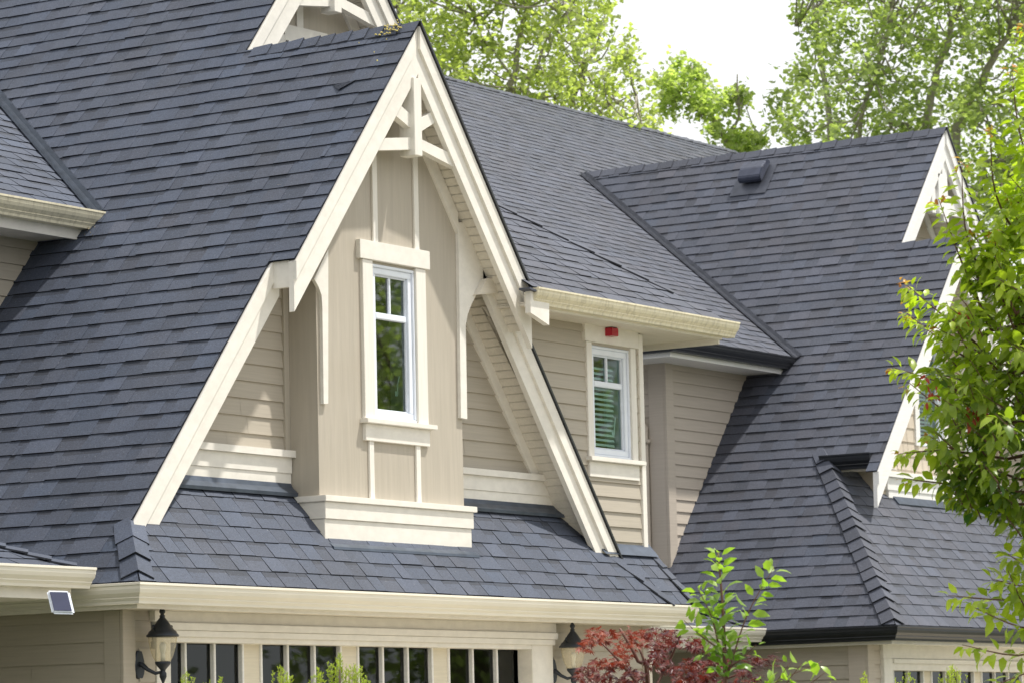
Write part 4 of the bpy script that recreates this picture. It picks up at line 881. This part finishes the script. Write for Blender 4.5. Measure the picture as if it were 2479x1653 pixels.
# --- tall trees behind. limbs: pixel polylines with radii (m); crown outline in pixels (may run outside the frame); depth spread around dist
def big_tree(name, label, dist, base_x, limbs, outline, holes, mat, bark, nclump, per, seed, lsize=.085, depth=1.3, sig=.20, extra=None, bright=.5):
    rs = random.Random(seed)
    foot = DP(base_x, 1700, dist); foot.z = 0
    T = thing(name, label, 'tree', foot, 'tall leafy trees behind the houses')
    bm = BM(); paths = []
    for pl, r0, r1, dd in limbs:
        pts = smoothpath([DP(x, y, dist+dd*(i/(len(pl)-1))) for i, (x, y) in enumerate(pl)], 4); n = len(pts)
        for i in range(1, n-1): pts[i] = pts[i]+rv(rs, .02)
        tube(bm, pts, [r0+(r1-r0)*i/(n-1) for i in range(n)], 7); paths.append(pts)
    root = paths[0][0]; tube(bm, smoothpath([foot, foot.lerp(root, .5)+V((.1, 0, 0)), root], 4), [limbs[0][1]*1.9, *[limbs[0][1]*1.4]*7, limbs[0][1]], 10)
    xs = [p[0] for p in outline]; ys = [p[1] for p in outline]; Lv = Leaves(); k = 0; allp = [p for pp in paths for p in pp]
    while k < nclump:
        x, y = rs.uniform(min(xs), max(xs)), rs.uniform(min(ys), max(ys))
        if not inpoly(x, y, outline): continue
        if any(((x-h[0])/h[2])**2+((y-h[1])/h[3])**2 < 1 and rs.random() < .93 for h in holes): continue
        k += 1
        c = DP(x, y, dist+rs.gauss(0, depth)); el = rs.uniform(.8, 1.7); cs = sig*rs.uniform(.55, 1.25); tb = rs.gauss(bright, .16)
        if k % 3 == 0:
            q = min(rs.sample(allp, min(30, len(allp))), key=lambda a: (a-c).length)
            if (q-c).length < 3.0: tube(bm, smoothpath([q, q.lerp(c, .5)+V((0, 0, -.12)), c+V((0, 0, cs))], 3), [.022, .019, .016, .013, .01, .007, .004], 4, False)
        for i in range(int(per*rs.uniform(.6, 1.3))):
            o = V((rs.gauss(0, cs), rs.gauss(0, cs), rs.gauss(0, cs*el))); p = c+o
            d = V((rs.gauss(0, 1), rs.gauss(0, 1), rs.gauss(-.5, .7))); nn = V((rs.gauss(0, .6), rs.gauss(0, .6), 1))
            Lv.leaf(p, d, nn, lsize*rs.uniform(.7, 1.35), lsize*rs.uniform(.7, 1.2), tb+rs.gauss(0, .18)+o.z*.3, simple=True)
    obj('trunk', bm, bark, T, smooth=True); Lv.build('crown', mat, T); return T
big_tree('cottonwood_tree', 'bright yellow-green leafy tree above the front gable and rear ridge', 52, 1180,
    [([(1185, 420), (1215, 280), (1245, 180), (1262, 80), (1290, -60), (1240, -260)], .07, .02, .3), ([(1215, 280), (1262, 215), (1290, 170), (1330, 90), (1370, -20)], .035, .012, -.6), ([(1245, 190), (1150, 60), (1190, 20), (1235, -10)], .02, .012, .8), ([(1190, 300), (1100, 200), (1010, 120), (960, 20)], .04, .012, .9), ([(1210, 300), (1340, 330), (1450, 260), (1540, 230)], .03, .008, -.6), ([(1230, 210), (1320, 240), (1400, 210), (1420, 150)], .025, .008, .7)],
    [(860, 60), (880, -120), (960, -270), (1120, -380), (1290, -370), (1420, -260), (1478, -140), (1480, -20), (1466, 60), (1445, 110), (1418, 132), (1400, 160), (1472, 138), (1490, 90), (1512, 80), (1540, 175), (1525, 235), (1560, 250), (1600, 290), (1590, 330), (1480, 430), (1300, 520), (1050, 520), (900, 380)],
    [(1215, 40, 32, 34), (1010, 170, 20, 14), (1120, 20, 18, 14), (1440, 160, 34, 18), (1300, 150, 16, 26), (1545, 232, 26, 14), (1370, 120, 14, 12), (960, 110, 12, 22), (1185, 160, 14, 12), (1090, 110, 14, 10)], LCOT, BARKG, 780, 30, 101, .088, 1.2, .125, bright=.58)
big_tree('cottonwood_tree', 'small green tree top in the white sky between the two larger trees', 55, 1700,
    [([(1800, 470), (1750, 330), (1690, 250), (1610, 190)], .06, .02, .3), ([(1760, 350), (1790, 260), (1785, 180)], .03, .01, -.4), ([(1700, 262), (1700, 190), (1650, 150)], .022, .008, .4), ([(1760, 350), (1830, 360), (1845, 330)], .02, .008, .5), ([(1640, 215), (1590, 190), (1580, 165)], .015, .006, .2)],
    [(1572, 165), (1600, 155), (1612, 190), (1628, 150), (1655, 135), (1672, 165), (1690, 140), (1705, 190), (1730, 215), (1745, 240), (1765, 215), (1770, 165), (1785, 152), (1800, 195), (1818, 240), (1795, 262), (1782, 300), (1805, 325), (1850, 305), (1848, 350), (1830, 372), (1740, 345), (1690, 285), (1650, 270), (1600, 262), (1580, 225)],
    [(1700, 290, 30, 14)], LCOT2, BARKG, 100, 34, 102, .088, .35, .07, bright=.72)
big_tree('cottonwood_tree', 'large grey-green tree with several visible trunks behind the right house', 55, 2200,
    [([(2235, 480), (2240, 330), (2262, 200), (2300, 90), (2340, -40)], .085, .04, .3), ([(2300, 430), (2330, 270), (2390, 170), (2450, 60), (2500, -40)], .085, .03, -.5), ([(2010, 420), (2003, 260), (1990, 170), (1975, 60), (1960, -40)], .06, .02, .6), ([(2060, 420), (2075, 330), (2130, 150), (2160, 20)], .05, .02, -.6), ([(2235, 330), (2180, 300), (2150, 310)], .03, .01, .4), ([(2110, 150), (2150, 145), (2180, 125), (2185, 90)], .018, .012, .2), ([(2330, 270), (2400, 265), (2479, 180)], .03, .01, .4), ([(2380, 390), (2440, 385), (2479, 400)], .045, .03, -.4), ([(1975, 90), (1935, 70), (1925, 60)], .012, .005, 0)],
    [(1915, -60), (1970, -230), (2120, -370), (2330, -430), (2540, -360), (2680, -200), (2760, 40), (2740, 330), (2640, 560), (2400, 660), (2200, 600), (1990, 500), (1905, 420), (1895, 345), (1925, 330), (1870, 310), (1862, 280), (1900, 262), (1862, 245), (1868, 232), (1895, 225), (1882, 185), (1912, 200), (1905, 150), (1925, 140), (1940, 165), (1950, 100), (1945, 70), (1915, 60), (1912, 20)],
    [(2170, 125, 34, 26), (1925, 355, 30, 12), (2440, 165, 45, 22), (2330, 310, 26, 18), (2085, 318, 20, 22), (2400, 300, 30, 26), (2025, 95, 14, 20), (2300, 190, 14, 20), (2460, 245, 22, 14), (2210, 60, 14, 12), (2070, 200, 12, 16), (2240, 20, 18, 10), (2390, 10, 18, 14)], LCOT2, BARKG, 1020, 32, 103, .090, 1.4, .12, bright=.42)
# across the street: a tree whose reflection fills the bay window
def street_tree(x, y, seed, label):
    rs = random.Random(seed); T = thing('street_tree', label, 'tree', (x, y, 0), 'street trees across the road'); bm = BM()
    tube(bm, [(x, y, 0), (x+.1, y, 2), (x, y+.1, 4), (x, y, 7)], [.2, .15, .12, .05], 8); Lv = Leaves()
    for k in range(230):
        c = V((x, y, 5.5))+V((rs.gauss(0, 1.5), rs.gauss(0, 1.5), rs.gauss(0, 1.7)))
        if k % 4 == 0: tube(bm, [(x, y, 4.5), c], [.03, .01], 4)
        for i in range(26):
            Lv.leaf(c+rv(rs, .28), rv(rs), V((rs.gauss(0, .5), rs.gauss(0, .5), 1)), .2, .14, rs.gauss(.45, .2), simple=True)
    obj('trunk', bm, BARK, T); Lv.build('crown', LCOT2, T)
street_tree(39.5, 4.6, 5, 'leafy street tree out of view, seen only mirrored in the bay window'); street_tree(45.5, 1.0, 6, 'second leafy street tree out of view, mirrored behind the first')

# --- leafy twigs
def twig(bm, Lv, rs, pts, r0, r1, n, L, droop=.6, spread=.9, t0=.3, t1=.8, wid=.5, start=.1, nup=.8):
    pts = smoothpath(pts, 5); N_ = len(pts); tube(bm, pts, [r0+(r1-r0)*i/(N_-1) for i in range(N_)], 5)
    for k in range(n):
        f = start+(1-start)*(k+.5)/n; i = min(int(f*(N_-1)), N_-2); fr = f*(N_-1)-i; p = pts[i].lerp(pts[i+1], fr); D = (pts[i+1]-pts[i]).normalized()
        a = k*2.4+rs.uniform(-.5, .5); o = D.orthogonal().normalized(); o = Matrix.Rotation(a, 3, D) @ o
        d = D*.55+o*spread+V((0, 0, -droop*rs.uniform(.4, 1.3))); s = L*rs.uniform(.7, 1.15)*(1-.35*max(0, f-.8)/.2)
        nn = V((rs.gauss(0, .35), rs.gauss(0, .35), nup))
        Lv.leaf(p+o*.008+d.normalized()*.012, d, nn, s, s*wid*rs.uniform(.85, 1.1), t0+(t1-t0)*f+rs.gauss(0, .13))
def P_(x, y, d, dd=0): return DP(x, y, d+dd)
rs = random.Random(77); D0 = 19.6
CT = thing('cherry_tree', 'leafy young cherry tree in front of the right house, bright green at its top', 'tree', (DP(2560, 1600, D0).x, DP(2560, 1600, D0).y, 0))
bm = BM(); Lv = Leaves(); RL = Leaves(); YL = Leaves()
trk = [DP(2560, 1700, D0)]; trk[0].z = 0
trk += [P_(2565, 1400, D0), P_(2545, 1150, D0), P_(2535, 900, D0, .1), P_(2520, 650, D0), P_(2530, 350, D0, .1)]
tp = smoothpath(trk, 4); tube(bm, tp, [.06-.045*i/(len(tp)-1) for i in range(len(tp))], 8)
shoots = [((2479, 600), (2410, 470), (2398, 312)), ((2440, 760), (2345, 590), (2328, 392)), ((2400, 800), (2330, 640), (2272, 482)), ((2420, 880), (2290, 770), (2195, 690)), ((2400, 900), (2300, 840), (2188, 752)),
          ((2440, 1020), (2300, 935), (2158, 888)), ((2420, 1060), (2310, 1010), (2200, 925)), ((2440, 1110), (2290, 1090), (2175, 1098)), ((2460, 1190), (2330, 1175), (2190, 1158)), ((2500, 1220), (2390, 1215), (2290, 1190)), ((2530, 500), (2470, 330), (2450, 170)), ((2530, 300), (2490, 200), (2478, 60)),
          ((2500, 900), (2420, 700), (2410, 560)), ((2460, 760), (2400, 640), (2352, 560)), ((2470, 960), (2380, 860), (2260, 790)), ((2480, 1000), (2400, 940), (2250, 900)), ((2470, 1160), (2370, 1120), (2240, 1050)), ((2500, 800), (2440, 640), (2440, 480))]
for i, s in enumerate(shoots):
    b = P_(*s[0], D0, rs.uniform(-.2, .3)); root = min(tp, key=lambda q: (q-b).length)
    dd = rs.uniform(-.25, .25); top = s[2][1] < 800
    tube(bm, [root, b], [.014, .009], 5)
    twig(bm, Lv, rs, [b, P_(*s[1], D0, dd*.5), P_(*s[2], D0, dd)], .009, .002, 66 if top else 46, .10, droop=.9, t0=.30 if not top else .6, t1=.9 if not top else 1.1, wid=.46)  # upper shoots take a brighter tint, standing in for sun on them
    for q in range(6 if top else 2): YL.leaf(P_(s[2][0]+rs.gauss(0, 7), s[2][1]+rs.gauss(4, 10), D0, dd), V((rs.gauss(0, .6), rs.gauss(0, .6), rs.uniform(-.8, .5))), V((rs.gauss(0, .4), rs.gauss(0, .4), 1)), rs.uniform(.035, .07), .022, rs.random())
dense = [(2479, 330), (2430, 420), (2400, 520), (2350, 600), (2290, 720), (2262, 860), (2240, 960), (2262, 1130), (2300, 1190), (2380, 1205), (2470, 1262), (2680, 1290), (2700, 300), (2540, 260)]
k = 0
while k < 350:
    x, y = rs.uniform(2220, 2700), rs.uniform(250, 1290)
    if not inpoly(x, y, dense): continue
    k += 1; dd = rs.gauss(0, .35); p = P_(x, y, D0, dd); dr_ = V((rs.gauss(0, .1), rs.gauss(0, .1), rs.uniform(.02, .2)))
    lo = max(0, min(1, (1180-y)/700)); q = P_(x+rs.uniform(20, 60), y+rs.uniform(20, 90), D0, dd*.7)  # lo lightens the leaf tint up the crown, painting in sunlit leaves
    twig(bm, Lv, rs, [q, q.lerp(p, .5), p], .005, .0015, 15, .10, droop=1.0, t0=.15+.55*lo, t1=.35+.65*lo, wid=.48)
for s in (((2620, 1400), (2480, 1450), (2295, 1440)), ((2620, 1450), (2500, 1520), (2360, 1470)), ((2640, 1450), (2500, 1580), (2330, 1560)), ((2640, 1500), (2540, 1600), (2400, 1660)), ((2600, 1330), (2490, 1360), (2440, 1340)), ((2600, 1400), (2500, 1420), (2400, 1400)), ((2600, 1600), (2500, 1500), (2440, 1380))):
    twig(bm, Lv, rs, [P_(*s[0], D0), P_(*s[1], D0, -.1), P_(*s[2], D0, -.3)], .010, .002, 40, .105, droop=.75, t0=.3, t1=.9, wid=.46)
for (x, y, n) in ((2372, 985, 16), (2252, 935, 7), (2360, 1000, 8), (2330, 760, 7), (2255, 950, 5)):
    for i in range(n): RL.leaf(P_(x+rs.gauss(0, 16), y+rs.gauss(0, 14), D0, -.42), V((rs.gauss(0, .5), rs.gauss(0, .5), -1)), rv(rs), .05, .02, rs.uniform(.1, .8))
YL.build('young_leaves', leaf_mat('bronze_young_leaves', (.42, .16, .04, 1), (.60, .46, .08, 1), .45, .4, (1.3, 1.1, .5, 1)), CT)
obj('trunk', bm, TWIG, CT, smooth=True); Lv.build('crown', LCH, CT, True); RL.build('withered_leaves', leaf_mat('rust_leaves', (.28, .03, .02, 1), (.45, .09, .03, 1), .3, .5, (1.2, .7, .5, 1)), CT)

# --- sapling in the centre foreground
rs = random.Random(78); D1 = 18.4; ft = DP(1755, 1700, D1)
SA = thing('cherry_sapling', 'slender green sapling with upright shoots in front of the red maple', 'tree', (ft.x, ft.y, 0)); bm = BM(); Lv = Leaves(); foot = V((ft.x, ft.y, 0))
tube(bm, smoothpath([foot, DP(1757, 1690, D1), DP(1750, 1480, D1), DP(1738, 1335, D1)], 5), [.016-.013*i/15 for i in range(16)], 6)
def shoot(pts, n, sz, t0=.35, t1=.95): twig(bm, Lv, rs, pts, .006, .0015, n, sz, droop=.15, spread=1.0, t0=t0, t1=t1, wid=.5, start=.02, nup=.5)
shoot([DP(1757, 1652, D1), DP(1750, 1480, D1), DP(1738, 1335, D1)], 44, .105)
shoot([DP(1740, 1560, D1), DP(1722, 1490, D1, ), DP(1690, 1425, D1)], 26, .098); shoot([DP(1760, 1640, D1), DP(1808, 1490, D1), DP(1874, 1372, D1)], 30, .105)
shoot([DP(1757, 1580, D1), DP(1700, 1540, D1-.1), DP(1655, 1500, D1-.1)], 16, .09); shoot([DP(1757, 1620, D1), DP(1800, 1590, D1-.1), DP(1830, 1560, D1-.2)], 10, .07, .2, .6); shoot([DP(1757, 1650, D1), DP(1720, 1590, D1+.1), DP(1700, 1570, D1)], 12, .07, .2, .6)
obj('stem', bm, TWIG, SA, smooth=True); Lv.build('foliage', LSAP, SA, True)
ft = DP(1905, 1720, 18.0); SB2 = thing('cherry_sapling', 'low leafy sprig at the bottom edge right of the tall sapling', 'shrub', (ft.x, ft.y, 0)); bm = BM(); Lv = Leaves()
tube(bm, [(ft.x, ft.y, 0), DP(1900, 1700, 18)], [.012, .008], 6)
for a, b, n in (((1850, 1668), (1990, 1600), 12), ((1880, 1690), (1940, 1605), 12), ((1900, 1700), (2000, 1625), 12), ((1850, 1700), (1915, 1600), 12), ((1880, 1690), (1830, 1640), 9)):
    shoot([DP(1900, 1700, 18), DP(*a, 18), DP(*b, 17.95)], n, .10, .5, 1.0)
obj('stem', bm, TWIG, SB2, smooth=True); Lv.build('foliage', LSAP, SB2, True)

# --- red japanese maple
rs = random.Random(79); D2 = 20.0; ft = DP(1560, 1720, D2)
MP = thing('japanese_maple', 'red and orange lace-leaf maple below the gutter end, right of the garage', 'tree', (ft.x, ft.y, 0)); bm = BM(); Lv = Leaves()
def palm(p, d, n, L, t):
    d = d.normalized(); sd = d.cross(n).normalized()
    for a in (-1.15, -.6, 0, .6, 1.15):
        dd = d*math.cos(a)+sd*math.sin(a)+V((0, 0, -.12)); l = L*(1-.22*abs(a)); Lv.leaf(p, dd, n, l, l*.22, t, simple=True, fold=.1)
tube(bm, smoothpath([(ft.x, ft.y, 0), DP(1570, 1690, D2), DP(1545, 1600, D2), DP(1500, 1520, D2)], 4), [.02-.014*i/12 for i in range(13)], 7)
out_m = [(1400, 1560), (1425, 1518), (1500, 1508), (1560, 1515), (1640, 1520), (1700, 1545), (1740, 1590), (1800, 1575), (1850, 1600), (1840, 1640), (1700, 1700), (1650, 1800), (1420, 1800), (1395, 1650)]
arms = [((1570, 1690), (1500, 1600), (1430, 1530)), ((1570, 1690), (1560, 1600), (1520, 1520)), ((1570, 1690), (1620, 1600), (1650, 1530)), ((1570, 1690), (1700, 1620), (1780, 1585)), ((1600, 1690), (1740, 1650), (1870, 1590)), ((1560, 1700), (1450, 1660), (1405, 1620)), ((1600, 1690), (1660, 1620), (1720, 1560))]
for a in arms: tube(bm, smoothpath([DP(*a[0], D2), DP(*a[1], D2+rs.uniform(-.3, .3)), DP(*a[2], D2+rs.uniform(-.3, .3))], 4), [.012-.009*i/8 for i in range(9)], 5)
k = 0
while k < 2500:
    x, y = rs.uniform(1390, 1880), rs.uniform(1505, 1800)
    if not inpoly(x, y, out_m): continue
    dens = noise.noise(V((x*.018, y*.03, 1.3)))
    if dens < -.12: continue
    k += 1; t = (.85 if (x < 1560 and y < 1610) else .32)+rs.gauss(0, .2)+dens*.3
    palm(DP(x, y, D2+rs.gauss(0, .35)), V((rs.gauss(0, 1), rs.gauss(0, 1), rs.uniform(-.9, .1))), V((rs.gauss(0, .4), rs.gauss(0, .4), 1)), rs.uniform(.032, .052), t)
for i in range(150):
    f = rs.random(); x = 1800+f*85+rs.gauss(0, 5); y = 1618-f*22+rs.gauss(0, 9); palm(DP(x, y, D2+rs.gauss(0, .1)), V((1, -.5, rs.uniform(-.4, .3))), V((0, 0, 1)), .05, .2+rs.gauss(0, .15))
obj('trunk', bm, TWIG, MP, smooth=True); Lv.build('crown', LMAP, MP)

# --- golden thuja tips along the bottom edge
def thuja(xs, ytop, d, seed, label, spread=22, n=16):
    rs = random.Random(seed); ft = DP(xs, 1700, d); T = thing('thuja_shrub', label, 'shrub', (ft.x, ft.y, 0), 'golden thuja shrubs along the bottom edge')
    bm = BM(); Lv = Leaves(); tube(bm, [(ft.x, ft.y, 0), DP(xs, ytop+40, d)], [.03, .006], 6)
    for s in range(n):
        x = xs+rs.gauss(0, spread); yt = ytop+abs(x-xs)*rs.uniform(.5, 1.6)+rs.uniform(0, 18); dd = d+rs.gauss(0, .08)
        p0 = DP(xs+(x-xs)*.6, yt+190, dd); p1 = DP(x, yt, dd); tube(bm, [p0, p1], [.003, .001], 3, False); D = (p1-p0)
        for k in range(46):
            f = rs.random(); p = p0+D*f; a = rs.uniform(0, 6.28); o = V((math.cos(a), math.sin(a), rs.uniform(.8, 1.8))).normalized(); L = .028*(1.25-f)+.010
            Lv.leaf(p, o, V((math.sin(a), -math.cos(a), .2)), L, .006, .4+f*.6+rs.gauss(0, .12), simple=True, fold=0)
            q = p+o*L*.7
            for z in (-1, 1): Lv.leaf(q, o+V((-math.sin(a)*z, math.cos(a)*z, .2))*.8, V((0, 0, 1)), L*.55, .005, .5+f*.5, simple=True, fold=0)
    obj('stem', bm, BARK, T); Lv.build('foliage', LTHU, T)
D3 = 19.0
for i, (x, y, n, sp_) in enumerate(((448, 1618, 7, 9), (500, 1640, 4, 9), (535, 1636, 5, 8), (676, 1600, 9, 12), (706, 1632, 5, 8), (772, 1612, 10, 13), (822, 1578, 16, 20), (858, 1600, 16, 18), (880, 1640, 8, 12))):
    thuja(x, y, D3, 200+i, ('golden thuja tip below the left lantern', 'short golden thuja tip second from the left lantern', 'golden thuja tip under the first garage pane group', 'tall thin golden thuja tip before the second garage pane group', 'short golden thuja tip right of the tall thin one', 'golden thuja tip left of the tallest bushy clump', 'tallest bushy golden thuja before the middle of the garage door', 'bushy golden thuja just right of the tallest one', 'rightmost low golden thuja before the garage door')[i], sp_, n)
for i, (x, y, n, sp_) in enumerate(((2010, 1645, 4, 8), (2092, 1622, 9, 10), (2198, 1618, 9, 12), (2306, 1604, 18, 18))):
    thuja(x, y, 21.5, 230+i, ('very low thuja tip before the right house side wall', 'pointed golden thuja at the corner post of the right house', 'golden thuja before the first pane of the right garage', 'dense rounded golden thuja before the right garage door')[i], sp_, n)
# a leaf lying on the skirt roof
bm = BM(); lp = onp(1606, 1440, (0, -S, 1), (0, GY, GZ+.03)); Lv = Leaves(); Lv.leaf(lp, V((.1, -.3, -.5)), V((0, -.7, .7)), .06, .035, .9)
o = Lv.build('fallen_leaf', LSAP, None); tag(o, 'single fallen green leaf on the skirt roof near its right end', 'leaf'); bm.free()
sc.render.engine = 'CYCLES'
